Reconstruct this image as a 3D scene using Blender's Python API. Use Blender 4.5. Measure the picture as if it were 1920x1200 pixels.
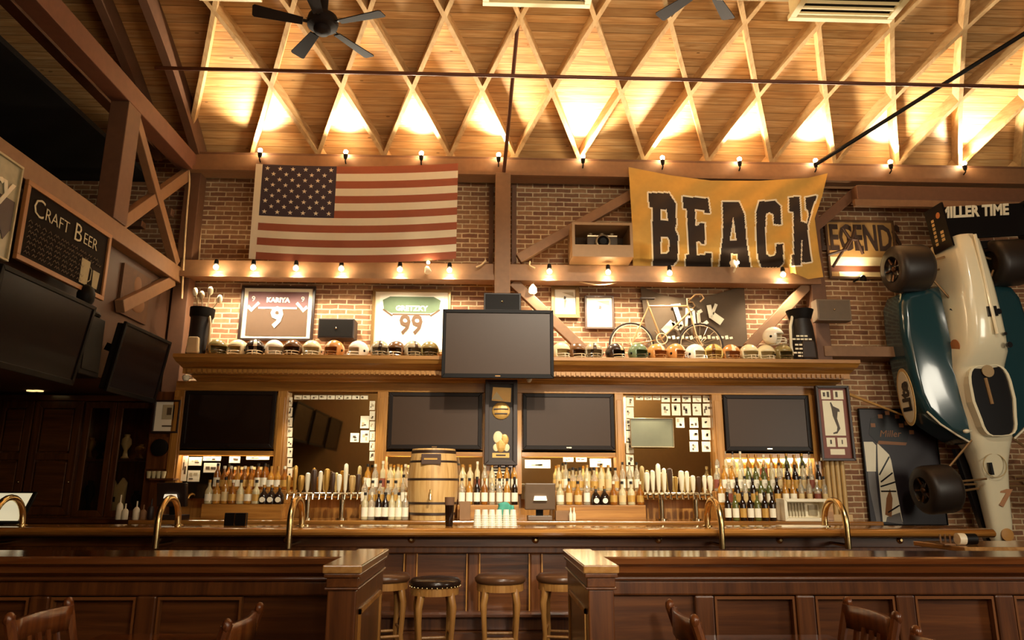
import bpy, bmesh, math, random
from math import sin, cos, pi, radians, tan, atan2, sqrt, floor
from mathutils import Vector as V, Matrix as M

for o in list(bpy.data.objects):
    bpy.data.objects.remove(o)
SC = bpy.context.scene
COL = SC.collection
R = random.Random(7)

# ------------------------------------------------------------------ camera
FPX, PITCH, YAW, ROLL, CAMH = 1350.0, radians(13.2), radians(1.9), radians(.2), 1.44
fw = V((sin(YAW) * cos(PITCH), cos(YAW) * cos(PITCH), sin(PITCH)))
r0 = V((cos(YAW), -sin(YAW), 0)); u0 = r0.cross(fw)
rt = r0 * cos(ROLL) + u0 * sin(ROLL); up = u0 * cos(ROLL) - r0 * sin(ROLL)
EYE = V((0, 0, CAMH))
cam_d = bpy.data.cameras.new('camera'); cam = bpy.data.objects.new('camera', cam_d); COL.objects.link(cam)
cam_d.sensor_width = 36; cam_d.lens = 36 * FPX / 1920; cam_d.clip_start = .05; cam_d.clip_end = 100
mw = M((rt, up, -fw)).transposed().to_4x4(); mw.translation = EYE
cam.matrix_world = mw
SC.camera = cam

def _ray(px, py):
    return fw + rt * ((px - 960) / FPX) - up * ((py - 600) / FPX)
def W(px, py, Y):                       # the point of the plane y = Y seen at a pixel of the photograph
    d = _ray(px, py); return EYE + d * (Y / d.y)
def WX(px, py, X):
    d = _ray(px, py); return EYE + d * (X / d.x)

# ------------------------------------------------------------------ world, exposure, view
wd = bpy.data.worlds.new('world'); SC.world = wd; wd.use_nodes = True
wd.node_tree.nodes['Background'].inputs[0].default_value = (.02, .014, .008, 1)
wd.node_tree.nodes['Background'].inputs[1].default_value = 1.0
SC.view_settings.view_transform = 'Standard'; SC.view_settings.look = 'None'
SC.view_settings.exposure = 0.15; SC.view_settings.gamma = 1.0; SC.view_settings.use_curve_mapping = False

WARM = (1.0, .88, .66)
CREAM = (1.0, .91, .73)
def lamp(name, kind, loc, power, color=WARM, target=None, size=.05, size_y=None, angle=70, blend=.6):
    d = bpy.data.lights.new(name, kind); d.energy = power; d.color = color
    if kind == 'SPOT':
        d.spot_size = radians(angle); d.spot_blend = blend; d.shadow_soft_size = size
    elif kind == 'AREA':
        d.size = size
        if size_y: d.shape = 'RECTANGLE'; d.size_y = size_y
    else:
        d.shadow_soft_size = size
    o = bpy.data.objects.new(name, d); COL.objects.link(o); o.location = loc
    if target is not None:
        o.rotation_euler = (V(target) - V(loc)).to_track_quat('-Z', 'Y').to_euler()
    return o
# large sources: daylight from the street windows behind the viewer and to the right, and unseen fill lamps added without fixtures
lamp('street_window_light', 'AREA', (7.6, 1.0, 2.4), 190, CREAM, (4.5, 8.0, 1.4), 2.2, 2.0)
for x, y, z, p, tx, ty, tz, an in ((1.6, 1.2, 6.6, 2500, .7, 8.6, 1.7, 44), (3.2, 1.5, 6.4, 900, 2.2, 8.6, 1.6, 46), (-.6, 2.0, 6.6, 700, -1.0, 8.6, 1.5, 42), (2.6, .4, 6.2, 420, 6.2, 8.6, 2.2, 30), (.9, .6, 5.6, 420, .1, 6.6, .75, 34), (.6, -1.0, 2.3, 420, .1, 6.9, .85, 30)):
    lamp('fill_spot', 'SPOT', (x, y, z), p, CREAM, (tx, ty, tz), .12, angle=an, blend=1)  # added spots, no lamps seen there; they brighten back bar, car and stools
lamp('room_fill', 'AREA', (2.8, -1.3, 3.2), 75, CREAM, (2.0, 6.0, .6), 1.6, 1.2)  # added fill for the near counters and chairs
lamp('front_wall_fill', 'AREA', (1.0, -.9, 4.6), 130, CREAM, (1.0, -1.8, 2.2), 7.0, .4)  # added to brighten the unseen wall that the mirrors reflect
lamp('ceiling_wash', 'AREA', (1.8, 4.0, 4.6), 75, WARM, (1.6, 6.8, 7.6), 4.5, 1.0)  # added upward fill for the roof boards

# ------------------------------------------------------------------ materials
def srgb(c):
    if isinstance(c, str):
        c = tuple(int(c[i:i + 2], 16) / 255 for i in (0, 2, 4))
    return tuple((x / 12.92 if x <= .04045 else ((x + .055) / 1.055) ** 2.4) for x in c) + (1,)
MATS = {}
class N:
    """small node-tree writer"""
    def __init__(s, name):
        s.m = bpy.data.materials.new(name); s.m.use_nodes = True; s.t = s.m.node_tree
        s.b = s.t.nodes['Principled BSDF']
    def n(s, typ, **kw):
        x = s.t.nodes.new('ShaderNode' + typ)
        for k, v in kw.items():
            if k.startswith('i_'):
                x.inputs[k[2:].replace('_', ' ')].default_value = v
            else: setattr(x, k, v)
        return x
    def l(s, a, b): s.t.links.new(a, b)
    def ramp(s, fac, stops):
        r = s.n('ValToRGB'); e = r.color_ramp.elements
        e[0].position, e[0].color = stops[0][0], srgb(stops[0][1]); e[1].position, e[1].color = stops[-1][0], srgb(stops[-1][1])
        for p, c in stops[1:-1]:
            k = e.new(p); k.color = srgb(c)
        s.l(fac, r.inputs[0]); return r.outputs[0]
    def bump(s, h, strength=.3, dist=.02):
        b = s.n('Bump'); b.inputs['Strength'].default_value = strength; b.inputs['Distance'].default_value = dist
        s.l(h, b.inputs['Height']); s.l(b.outputs[0], s.b.inputs['Normal'])
def flat(name, c, rough=.5, metal=0, emit=None, es=0, spec=.5, noise=.12, coat=0, alpha=None, trans=0):
    if name in MATS: return MATS[name]
    k = N(name); b = k.b
    b.inputs['Roughness'].default_value = rough; b.inputs['Metallic'].default_value = metal
    b.inputs['Specular IOR Level'].default_value = spec
    if noise:
        tc = k.n('TexCoord'); nz = k.n('TexNoise', i_Scale=14.0, i_Detail=4.0)
        k.l(tc.outputs['Object'], nz.inputs['Vector'])
        hsv = k.n('HueSaturation'); hsv.inputs['Color'].default_value = srgb(c)
        mr = k.n('MapRange'); mr.inputs[3].default_value = 1 - noise; mr.inputs[4].default_value = 1 + noise
        k.l(nz.outputs[0], mr.inputs[0]); k.l(mr.outputs[0], hsv.inputs['Value']); k.l(hsv.outputs[0], b.inputs['Base Color'])
    else:
        b.inputs['Base Color'].default_value = srgb(c)
    if emit: b.inputs['Emission Color'].default_value = srgb(emit); b.inputs['Emission Strength'].default_value = es
    if coat: b.inputs['Coat Weight'].default_value = coat; b.inputs['Coat Roughness'].default_value = .08
    if trans: b.inputs['Transmission Weight'].default_value = trans
    if alpha is not None: b.inputs['Alpha'].default_value = alpha
    MATS[name] = k.m; return k.m
def wood(name, c1, c2, c3, axis='X', rough=.45, scale=1.0, coat=0, bump=.15):
    """grain stretched along an axis of the object"""
    if name in MATS: return MATS[name]
    k = N(name); tc = k.n('TexCoord'); mp = k.n('Mapping')
    lo, hi = 1.2 * scale, 22 * scale
    mp.inputs['Scale'].default_value = {'X': (lo, hi, hi), 'Y': (hi, lo, hi), 'Z': (hi, hi, lo)}[axis]
    k.l(tc.outputs['Object'], mp.inputs[0])
    nz = k.n('TexNoise', i_Scale=1.0, i_Detail=6.0, i_Roughness=.62, i_Distortion=.6); k.l(mp.outputs[0], nz.inputs['Vector'])
    k.l(k.ramp(nz.outputs[0], [(.28, c1), (.5, c2), (.74, c3)]), k.b.inputs['Base Color'])
    k.b.inputs['Roughness'].default_value = rough
    if coat: k.b.inputs['Coat Weight'].default_value = coat; k.b.inputs['Coat Roughness'].default_value = .12
    if bump: k.bump(nz.outputs[0], bump, .004)
    MATS[name] = k.m; return k.m

# ------------------------------------------------------------------ mesh builder
def rotm(rx=0, ry=0, rz=0):
    return M.Rotation(rz, 4, 'Z') @ M.Rotation(ry, 4, 'Y') @ M.Rotation(rx, 4, 'X')
class MB:
    def __init__(s): s.bm = bmesh.new(); s.mi = 0; s.X = M.Identity(4)
    def v(s, p): return s.bm.verts.new(s.X @ V(p))
    def f(s, vs, mi=None):
        try: fc = s.bm.faces.new(vs)
        except ValueError: return None
        fc.material_index = s.mi if mi is None else mi
        return fc
    def box(s, a, b, rot=None):
        """axis aligned box between two corners (optionally turned about its centre)"""
        a, b = V(a), V(b); c = (a + b) / 2; h = (b - a) / 2
        q = []
        for k in ((-1, -1, -1), (1, -1, -1), (1, 1, -1), (-1, 1, -1), (-1, -1, 1), (1, -1, 1), (1, 1, 1), (-1, 1, 1)):
            d = V((k[0] * h.x, k[1] * h.y, k[2] * h.z))
            q.append(s.v(c + (rot @ d if rot else d)))
        for t in ((0, 3, 2, 1), (4, 5, 6, 7), (0, 1, 5, 4), (1, 2, 6, 5), (2, 3, 7, 6), (3, 0, 4, 7)):
            s.f([q[i] for i in t])
        return s
    def bar(s, p, q, w, h, upv=(0, 0, 1)):
        """rectangular timber from p to q; h is measured along upv, w across it"""
        p, q = V(p), V(q); d = (q - p).normalized(); side = d.cross(V(upv))
        if side.length < 1e-5: side = d.cross(V((0, 1, 0)))
        side.normalize(); u = side.cross(d).normalized()
        rings = []
        for c in (p, q):
            rings.append([s.v(c + side * (w / 2 * i) + u * (h / 2 * j)) for i, j in ((-1, -1), (1, -1), (1, 1), (-1, 1))])
        a, b = rings
        s.f(a[::-1]); s.f(b)
        for i in range(4): s.f([a[i], a[(i + 1) % 4], b[(i + 1) % 4], b[i]])
        return s
    def tube(s, pts, r, n=8, cap=True, closed=False):
        pts = [V(p) for p in pts]; m = len(pts); rings = []; prev = None
        for i, p in enumerate(pts):
            if closed: t = pts[(i + 1) % m] - pts[i - 1]
            else: t = pts[min(i + 1, m - 1)] - pts[max(i - 1, 0)]
            t.normalize()
            if prev is None:
                a = t.cross(V((0, 0, 1)));
                if a.length < 1e-3: a = t.cross(V((1, 0, 0)))
            else: a = prev - t * prev.dot(t)
            a.normalize(); prev = a; b = t.cross(a)
            rr = r[i] if isinstance(r, (list, tuple)) else r
            rings.append([s.v(p + a * (rr * cos(2 * pi * k / n)) + b * (rr * sin(2 * pi * k / n))) for k in range(n)])
        for i in range(m if closed else m - 1):
            A, B = rings[i], rings[(i + 1) % m]
            for k in range(n): s.f([A[k], A[(k + 1) % n], B[(k + 1) % n], B[k]])
        if cap and not closed: s.f(rings[0][::-1]); s.f(rings[-1])
        return s
    def lathe(s, prof, n=16, c=(0, 0, 0), rot=None, cap=True, mis=None):
        """prof = [(radius, height)] turned about the local z axis"""
        c = V(c); rings = []
        for r, z in prof:
            rings.append([s.v(c + (rot @ V((r * cos(2 * pi * k / n), r * sin(2 * pi * k / n), z)) if rot else V((r * cos(2 * pi * k / n), r * sin(2 * pi * k / n), z)))) for k in range(n)])
        for i in range(len(rings) - 1):
            A, B = rings[i], rings[i + 1]
            for k in range(n): s.f([A[k], A[(k + 1) % n], B[(k + 1) % n], B[k]], mis[i] if mis else None)
        if cap:
            if prof[0][0] > 1e-4: s.f(rings[0][::-1], mis[0] if mis else None)
            if prof[-1][0] > 1e-4: s.f(rings[-1], mis[-1] if mis else None)
        return s
    def prism(s, poly, a, b, axes='xz'):
        """a 2-D outline pushed between two depths: axes 'xz' (depth y), 'xy' (depth z), 'yz' (depth x)"""
        def P(u, w, d): return {'xz': (u, d, w), 'xy': (u, w, d), 'yz': (d, u, w)}[axes]
        A = [s.v(P(u, w, a)) for u, w in poly]; B = [s.v(P(u, w, b)) for u, w in poly]
        n = len(poly)
        s.f(A); s.f(B[::-1])
        for i in range(n): s.f([A[i], B[i], B[(i + 1) % n], A[(i + 1) % n]])
        return s
    def grid(s, fn, nu, nv, mi=None, both=0):
        q = [[s.v(fn(i / nu, j / nv)) for i in range(nu + 1)] for j in range(nv + 1)]
        for j in range(nv):
            for i in range(nu):
                s.f([q[j][i], q[j][i + 1], q[j + 1][i + 1], q[j + 1][i]], mi(i, j) if callable(mi) else mi)
        return q
    def ball(s, c, r, nu=12, nv=8, sc=(1, 1, 1)):
        c = V(c); prof = [(r * sin(pi * j / nv), -r * cos(pi * j / nv)) for j in range(nv + 1)]
        old = s.X; s.X = old @ M.Translation(c) @ M.Diagonal(V(sc)).to_4x4()
        s.lathe([(max(p, 1e-5), z) for p, z in prof], nu, cap=False); s.X = old
        return s
    def text(s, txt, size, mat4, depth=.002, shear=0, align='CENTER', sx=1.0, bold=0):
        cu = bpy.data.curves.new('lettering', 'FONT'); cu.body = txt; cu.size = size; cu.extrude = depth; cu.align_x = align; cu.align_y = 'CENTER'
        cu.shear = shear; cu.resolution_u = 2; cu.offset = bold
        o = bpy.data.objects.new('lettering', cu); COL.objects.link(o)
        dg = bpy.context.evaluated_depsgraph_get(); me = bpy.data.meshes.new_from_object(o.evaluated_get(dg))
        T = s.X @ mat4 @ M.Diagonal((sx, 1, 1, 1))
        vs = [s.bm.verts.new(T @ v.co) for v in me.vertices]
        for p in me.polygons: s.f([vs[i] for i in p.vertices])
        bpy.data.objects.remove(o); bpy.data.curves.remove(cu); bpy.data.meshes.remove(me)
        return s
    def build(s, name, mat, parent=None, smooth=False, bevel=0, normals=True, local=False):
        if normals: bmesh.ops.recalc_face_normals(s.bm, faces=s.bm.faces[:])
        if parent is not None and not local:
            off = V((0, 0, 0)); p = parent
            while p is not None: off += p.location; p = p.parent
            bmesh.ops.translate(s.bm, verts=s.bm.verts[:], vec=-off)
        me = bpy.data.meshes.new(name); s.bm.to_mesh(me); s.bm.free()
        for m in (mat if isinstance(mat, (list, tuple)) else [mat]): me.materials.append(m)
        if smooth:
            me.polygons.foreach_set('use_smooth', [True] * len(me.polygons)); me.set_sharp_from_angle(angle=radians(smooth if smooth is not True else 40))
        o = bpy.data.objects.new(name, me); COL.objects.link(o)
        if parent is not None: o.parent = parent
        if bevel:
            b = o.modifiers.new('edge', 'BEVEL'); b.width = bevel; b.segments = 2; b.limit_method = 'ANGLE'
        return o
def tag(o, label, cat, group=None, kind=None):
    o['label'] = label; o['category'] = cat
    if group: o['group'] = group
    if kind: o['kind'] = kind
    return o
def T(name, label, cat, loc=(0, 0, 0), group=None, rz=0):
    o = bpy.data.objects.new(name, None); COL.objects.link(o); o.location = loc; o.rotation_euler = (0, 0, rz); o.empty_display_size = .05
    return tag(o, label, cat, group)
def struct(o): o['kind'] = 'structure'; return o
def dup(root, loc, label, group=None, rz=None):
    r = root.copy(); COL.objects.link(r); r.location = loc; r['label'] = label
    if rz is not None: r.rotation_euler = (0, 0, rz)
    if group: r['group'] = group
    for ch in list(root.children):
        c = ch.copy(); COL.objects.link(c); c.parent = r
        for g in ch.children:
            d = g.copy(); COL.objects.link(d); d.parent = c
    return r
ORD = ['first', 'second', 'third', 'fourth', 'fifth', 'sixth', 'seventh', 'eighth', 'ninth', 'tenth', 'eleventh', 'twelfth', 'thirteenth', 'fourteenth', 'fifteenth', 'sixteenth', 'seventeenth', 'eighteenth', 'nineteenth', 'twentieth']
FACE = lambda x, y, z: M.Translation((x, y, z)) @ M.Rotation(pi / 2, 4, 'X')          # text standing on a plane that faces the room
FACEX = lambda x, y, z: M.Translation((x, y, z)) @ M.Rotation(pi / 2, 4, 'Z') @ M.Rotation(pi / 2, 4, 'X')
# ================================================================== MATERIALS OF THE SHELL
def brick_mat(name='brick'):
    k = N(name); tc = k.n('TexCoord'); sp = k.n('SeparateXYZ'); k.l(tc.outputs['Object'], sp.inputs[0])
    ad = k.n('Math', operation='ADD'); k.l(sp.outputs[0], ad.inputs[0]); k.l(sp.outputs[1], ad.inputs[1])
    cb = k.n('CombineXYZ'); k.l(ad.outputs[0], cb.inputs[0]); k.l(sp.outputs[2], cb.inputs[1])
    nz0 = k.n('TexNoise', i_Scale=6.0, i_Detail=2.0); k.l(tc.outputs['Object'], nz0.inputs['Vector'])
    mx = k.n('MixRGB', blend_type='LINEAR_LIGHT'); mx.inputs[0].default_value = .008; k.l(cb.outputs[0], mx.inputs[1]); k.l(nz0.outputs[1], mx.inputs[2])
    b = k.n('TexBrick', i_Scale=1.0); b.offset = .5
    b.inputs['Brick Width'].default_value = .215; b.inputs['Row Height'].default_value = .068; b.inputs['Mortar Size'].default_value = .009
    b.inputs['Mortar Smooth'].default_value = .2; b.inputs['Bias'].default_value = -.1
    b.inputs['Color1'].default_value = srgb('a47650'); b.inputs['Color2'].default_value = srgb('7c5038'); b.inputs['Mortar'].default_value = srgb('d0b48c')
    k.l(mx.outputs[0], b.inputs['Vector'])
    nz = k.n('TexNoise', i_Scale=22.0, i_Detail=5.0); k.l(tc.outputs['Object'], nz.inputs['Vector'])
    mr = k.n('MapRange'); mr.inputs[3].default_value = .65; mr.inputs[4].default_value = 1.3; k.l(nz.outputs[0], mr.inputs[0])
    hs = k.n('HueSaturation'); k.l(b.outputs[0], hs.inputs['Color']); k.l(mr.outputs[0], hs.inputs['Value'])
    k.l(hs.outputs[0], k.b.inputs['Base Color']); k.b.inputs['Roughness'].default_value = .85
    iv = k.n('Math', operation='SUBTRACT'); iv.inputs[0].default_value = 1; k.l(b.outputs[1], iv.inputs[1])
    k.bump(iv.outputs[0], .5, .008)
    return k.m
def plank_mat(name, c1, c2, c3, w=.105, seam='4a2c12'):
    """boards along u of the uv map, knots and seams included"""
    k = N(name); uv = k.n('UVMap'); sp = k.n('SeparateXYZ'); k.l(uv.outputs[0], sp.inputs[0])
    dv = k.n('Math', operation='DIVIDE'); dv.inputs[1].default_value = w; k.l(sp.outputs[1], dv.inputs[0])
    fl = k.n('Math', operation='FLOOR'); k.l(dv.outputs[0], fl.inputs[0])
    fr = k.n('Math', operation='FRACT'); k.l(dv.outputs[0], fr.inputs[0])
    wn = k.n('TexWhiteNoise', noise_dimensions='1D'); k.l(fl.outputs[0], wn.inputs['W'])
    of = k.n('Math', operation='MULTIPLY_ADD'); of.inputs[1].default_value = 40; k.l(wn.outputs[0], of.inputs[0]); k.l(sp.outputs[0], of.inputs[2])
    cb = k.n('CombineXYZ'); k.l(of.outputs[0], cb.inputs[0]); k.l(sp.outputs[1], cb.inputs[1])
    mp = k.n('Mapping'); mp.inputs['Scale'].default_value = (1.6, 30, 1); k.l(cb.outputs[0], mp.inputs[0])
    nz = k.n('TexNoise', i_Scale=1.0, i_Detail=5.0, i_Distortion=1.2); k.l(mp.outputs[0], nz.inputs['Vector'])
    col = k.ramp(nz.outputs[0], [(.25, c1), (.5, c2), (.75, c3)])
    hs = k.n('HueSaturation'); mr = k.n('MapRange'); mr.inputs[3].default_value = .8; mr.inputs[4].default_value = 1.12
    k.l(wn.outputs[0], mr.inputs[0]); k.l(mr.outputs[0], hs.inputs['Value']); k.l(col, hs.inputs['Color'])
    vo = k.n('TexVoronoi', i_Scale=1.0); mp2 = k.n('Mapping'); mp2.inputs['Scale'].default_value = (2.2, 6.0, 1); k.l(cb.outputs[0], mp2.inputs[0]); k.l(mp2.outputs[0], vo.inputs['Vector'])
    kn = k.n('Math', operation='LESS_THAN'); kn.inputs[1].default_value = .06; k.l(vo.outputs[0], kn.inputs[0])
    sm = k.n('Math', operation='LESS_THAN'); sm.inputs[1].default_value = .07; k.l(fr.outputs[0], sm.inputs[0])
    mxx = k.n('Math', operation='MAXIMUM'); k.l(kn.outputs[0], mxx.inputs[0]); k.l(sm.outputs[0], mxx.inputs[1])
    ml = k.n('Math', operation='MULTIPLY'); ml.inputs[1].default_value = .62; k.l(mxx.outputs[0], ml.inputs[0])
    mi = k.n('MixRGB'); mi.inputs[2].default_value = srgb(seam); k.l(hs.outputs[0], mi.inputs[1]); k.l(ml.outputs[0], mi.inputs[0])
    k.l(mi.outputs[0], k.b.inputs['Base Color']); k.b.inputs['Roughness'].default_value = .55
    return k.m
BRICK = brick_mat()
PLANK = plank_mat('pine_boards', 'ac7a46', 'c4965e', 'd6b07c')
DPLANK = plank_mat('dark_boards', '4a2a14', '6a4022', '7e5030', .16, '1c0e06')
FLOORM = plank_mat('floor_boards', '2c160a', '40220f', '553018', .12, '140a04')
RAFTER = wood('rafter_pine', 'ae8450', 'c69e6a', 'd8b480', 'Y', .6, .6)
TIMBER = flat('painted_timber', '86603f', .6, noise=.18)
TIMBER2 = flat('brown_timber', '68452e', .6, noise=.2)
OAK = wood('golden_oak', '86561f', 'a6702e', 'c08a42', 'X', .38, 1, .25)
OAKZ = wood('golden_oak_upright', '86561f', 'a6702e', 'c08a42', 'Z', .38, 1, .25)
OAKY = wood('golden_oak_across', '86561f', 'a6702e', 'c08a42', 'Y', .38, 1, .25)
WALN = wood('dark_oak', '3e1e0a', '5c3214', '75441e', 'X', .36, 1, .3)
WALNZ = wood('dark_oak_upright', '3e1e0a', '5c3214', '75441e', 'Z', .36, 1, .3)
WALNY = wood('dark_oak_across', '3e1e0a', '5c3214', '75441e', 'Y', .3, 1, .4)
TOPM = wood('bar_top_oak', '6e4018', '92602a', 'ac7838', 'X', .16, .8, .7, .05)
BLACK = flat('black_plastic', '100a07', .5, noise=0, spec=.15)
BLK2 = flat('black_metal', '15100c', .55, noise=0, spec=.15)
PLASTER = flat('dark_plaster', '2a1c12', .8)
SOFF = flat('soffit_plaster', '6a4a30', .8)
IRON = flat('rusty_iron', '5a3018', .5, .3)
CHROME = flat('chrome', 'd8c8a8', .15, 1, noise=0)
BRASS = flat('polished_brass', 'dcc088', .25, 1, noise=0)
CREAMP = flat('cream_paper', 'f0e4c4', .7, noise=.04)
WHITE = flat('white_paint', 'efe2c2', .4, noise=.03)
DARKP = flat('dark_ink', '2a1a12', .7, noise=0)
GLASSCOVER = None
BULB = flat('bulb_glow', 'fff0d0', .5, emit='ffe6b8', es=160, noise=0)
BULB2 = flat('shelf_bulb_glow', 'fff0d0', .5, emit='ffe6b8', es=150, noise=0)

# ================================================================== SHELL
YB, YF, XL, XR, ZS = 9.3, -1.8, -7.0, 8.0, 5.85
VR, VY, VZ, VA = 9.0, 3.76, -1.24, radians(38)
def vault(s, d=0.0):
    a = VA - s / VR; return V((0, VY + (VR - d) * sin(a), VZ + (VR - d) * cos(a)))
SMAX = VR * 2 * VA * .985
def slab(name, a, b, m, **kw): return struct(MB().box(a, b).build(name, m, **kw))
slab('floor', (XL, YF, -.1), (XR, YB, 0), FLOORM)
slab('wall_back', (XL - .2, YB, 0), (XR + .2, YB + .2, ZS + .1), BRICK)
slab('wall_front', (XL - .2, YF - .2, 0), (XR + .2, YF, ZS + .25), flat('tan_plaster', 'b48a58', .8))
arc = [(vault(SMAX * i / 24).y, vault(SMAX * i / 24).z) for i in range(25)]
gable = [(YB, 0), (YB, ZS)] + arc[1:] + [(YF, arc[-1][1]), (YF, 0)]
struct(MB().prism(gable, XL - .2, XL, 'yz').build('wall_left', PLASTER))
struct(MB().prism(gable, XR, XR + .2, 'yz').build('wall_right', PLASTER))
mb = MB(); uvs = []
NS = 60
q = mb.grid(lambda u, v: vault(SMAX * v) + V((XL + (XR - XL) * u, 0, 0)), 1, NS)
lay = mb.bm.loops.layers.uv.new('UVMap')
for f in mb.bm.faces:
    for lp in f.loops:
        co = lp.vert.co; a = VA - atan2(co.y - VY, co.z - VZ); lp[lay].uv = (co.x, a * VR)
ext = bmesh.ops.extrude_face_region(mb.bm, geom=mb.bm.faces[:])
bmesh.ops.translate(mb.bm, verts=[e for e in ext['geom'] if isinstance(e, bmesh.types.BMVert)], vec=(0, 0, .08))
struct(mb.build('ceiling', PLANK, smooth=True))

# lamella rafters: two families of curved boards that cross under the boards of the vault
def rafter(x0, sgn):
    k = sgn * .442 / .98; mb = MB(); n = 26; s0, s1 = .02, 6.2; prev = None
    for i in range(n + 1):
        s = s0 + (s1 - s0) * i / n; x = x0 + k * (s - .2)
        p = vault(s); nrm = V((0, VY - p.y, VZ - p.z)).normalized()
        a = VA - s / VR; tang = V((k, -cos(a), sin(a))).normalized(); side = tang.cross(nrm).normalized()
        dep = .2
        c = p + V((x, 0, 0)); w = .026
        ring = [mb.v(c - side * w - nrm * .01), mb.v(c + side * w - nrm * .01), mb.v(c + side * w + nrm * dep), mb.v(c - side * w + nrm * dep)]
        if prev:
            for j in range(4): mb.f([prev[j], prev[(j + 1) % 4], ring[(j + 1) % 4], ring[j]])
        else: mb.f(ring)
        prev = ring
    mb.f(prev[::-1]); return mb
for n in range(-7, 10):
    for sgn in (1, -1):
        x0 = .33 + .884 * n
        if not (-3.9 < x0 + sgn * .7 < 8.6) or x0 > 7.9: continue
        mb = rafter(x0, sgn)
        bm = mb.bm
        for xx, sg in ((-3.97, 1), (XR - .02, -1)):
            g = bm.verts[:] + bm.edges[:] + bm.faces[:]
            r = bmesh.ops.bisect_plane(bm, geom=g, plane_co=(xx, 0, 0), plane_no=(-sg, 0, 0), clear_outer=True)
            ed = [e for e in r['geom_cut'] if isinstance(e, bmesh.types.BMEdge)]
            if ed: bmesh.ops.edgeloop_fill(bm, edges=ed)
        if len(bm.faces) < 6: bm.free(); continue
        struct(mb.build('roof_rafter', RAFTER))

# ------------------------------------------------------------------ timber frame on the brick wall
def beam(p, q, w, h, m=TIMBER, upv=(0, 0, 1), name='timber_beam'):
    return struct(MB().bar(p, q, w, h, upv).build(name, m, bevel=.008))
def zat(px, py, Y): return W(px, py, Y).z
zt0, zt1 = zat(940, 331, 8.93), zat(940, 298, 8.93)
zl0, zl1 = zat(940, 526, 8.93), zat(940, 494, 8.93)
beam((-4.1, 9.04, (zt0 + zt1) / 2), (7.98, 9.04, (zt0 + zt1) / 2), .2, zt1 - zt0)
slab('trim_1', (-4.1, 8.95, zt1), (7.98, YB, zt1 + .035), TIMBER2)
slab('trim_2', (-4.05, 8.86, zt0 - .005), (7.98, 8.93, zt0 + .05), TIMBER)
beam((-3.95, 9.04, (zl0 + zl1) / 2), (4.32, 9.04, (zl0 + zl1) / 2), .2, zl1 - zl0)
slab('trim_3', (-3.95, 8.87, zl0 - .01), (4.32, 8.94, zl0 + .06), TIMBER)
ZC = 2.945                                                              # top of the back bar's cornice
px0 = W(928, 430, 8.88).x; px1 = W(957, 430, 8.88).x
beam(((px0 + px1) / 2, 8.97, ZC), ((px0 + px1) / 2, 8.97, zt0 + .02), px1 - px0, .25, TIMBER, (0, 1, 0), 'timber_post')
rx = W(1541, 600, 8.9).x
beam((rx, 9.0, 2.0), (rx, 9.0, zt0), .19, .2, TIMBER2, (0, 1, 0), 'timber_post')
beam((-3.93, 9.08, 2.5), (-3.93, 9.08, zt0), .2, .2, TIMBER2, (0, 1, 0), 'timber_post')
def brace(a, b, w=.1, h=.13, m=TIMBER, Y=9.0): return beam(W(a[0], a[1], Y), W(b[0], b[1], Y), w, h, m, (0, 0, 1), 'timber_brace')
brace((972, 486), (1238, 335)); brace((962, 530), (1098, 660)); brace((1518, 530), (1402, 652))
brace((1604, 360), (1528, 426), m=TIMBER2)
beam(W(1600, 366, 8.9), V((7.98, 8.9, W(1600, 366, 8.9).z)), .2, .2, TIMBER2)
slab('trim_4', (W(1600, 382, 8.85).x, 8.8, W(1600, 388, 8.85).z), (7.98, 8.86, W(1600, 376, 8.85).z), TIMBER)
a, b = W(1546, 668, 8.9), W(1730, 651, 8.9)
slab('trim_5', (a.x, 8.88, a.z), (b.x, YB, b.z), TIMBER)
# strips beside the centre post and the corner conduit
for px in (921, 964):
    p = W(px, 420, 9.25); slab('trim_%d' % (6 if px < 940 else 7), (p.x - .03, 9.2, zl1), (p.x + .03, YB, zt0), TIMBER2)

# ------------------------------------------------------------------ mezzanine on the left
XM = -4.0
slab('wall_mezzanine', (XM - .12, 4.2, 2.56), (XM - .06, YB, 4.05), DPLANK)
slab('ceiling_mezzanine', (XL, YF, 2.56), (XM - .13, YB, 2.74), SOFF)
zb0, zb1 = WX(325, 545, XM).z, WX(325, 515, XM).z
zc = WX(300, 253, XM).z
beam((XM, 2.0, 4.07), (XM, 8.95, 4.07), .16, .2)
beam((XM, 2.0, 5.62), (XM, 8.95, 5.62), .2, .24, flat('red_brown_timber', '70442e', .6, noise=.2))
beam((XM, 7.3, 4.17), (XM, 7.3, 5.5), .2, .28, TIMBER2, (0, 1, 0), 'timber_post')
beam((XM, 4.6, 4.17), (XM, 4.6, 5.5), .2, .26, TIMBER2, (0, 1, 0), 'timber_post')
beam((XM, 7.45, 4.2), (XM, 8.93, 5.45), .1, .14, TIMBER, (0, 0, 1), 'timber_brace')
beam((XM + .02, 7.45, 5.45), (XM + .02, 8.85, 4.2), .1, .12, TIMBER, (0, 0, 1), 'timber_brace')
beam((XM, 8.85, 3.98), (XM, 7.7, 3.35), .1, .14, TIMBER, (0, 0, 1), 'timber_brace')
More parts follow.
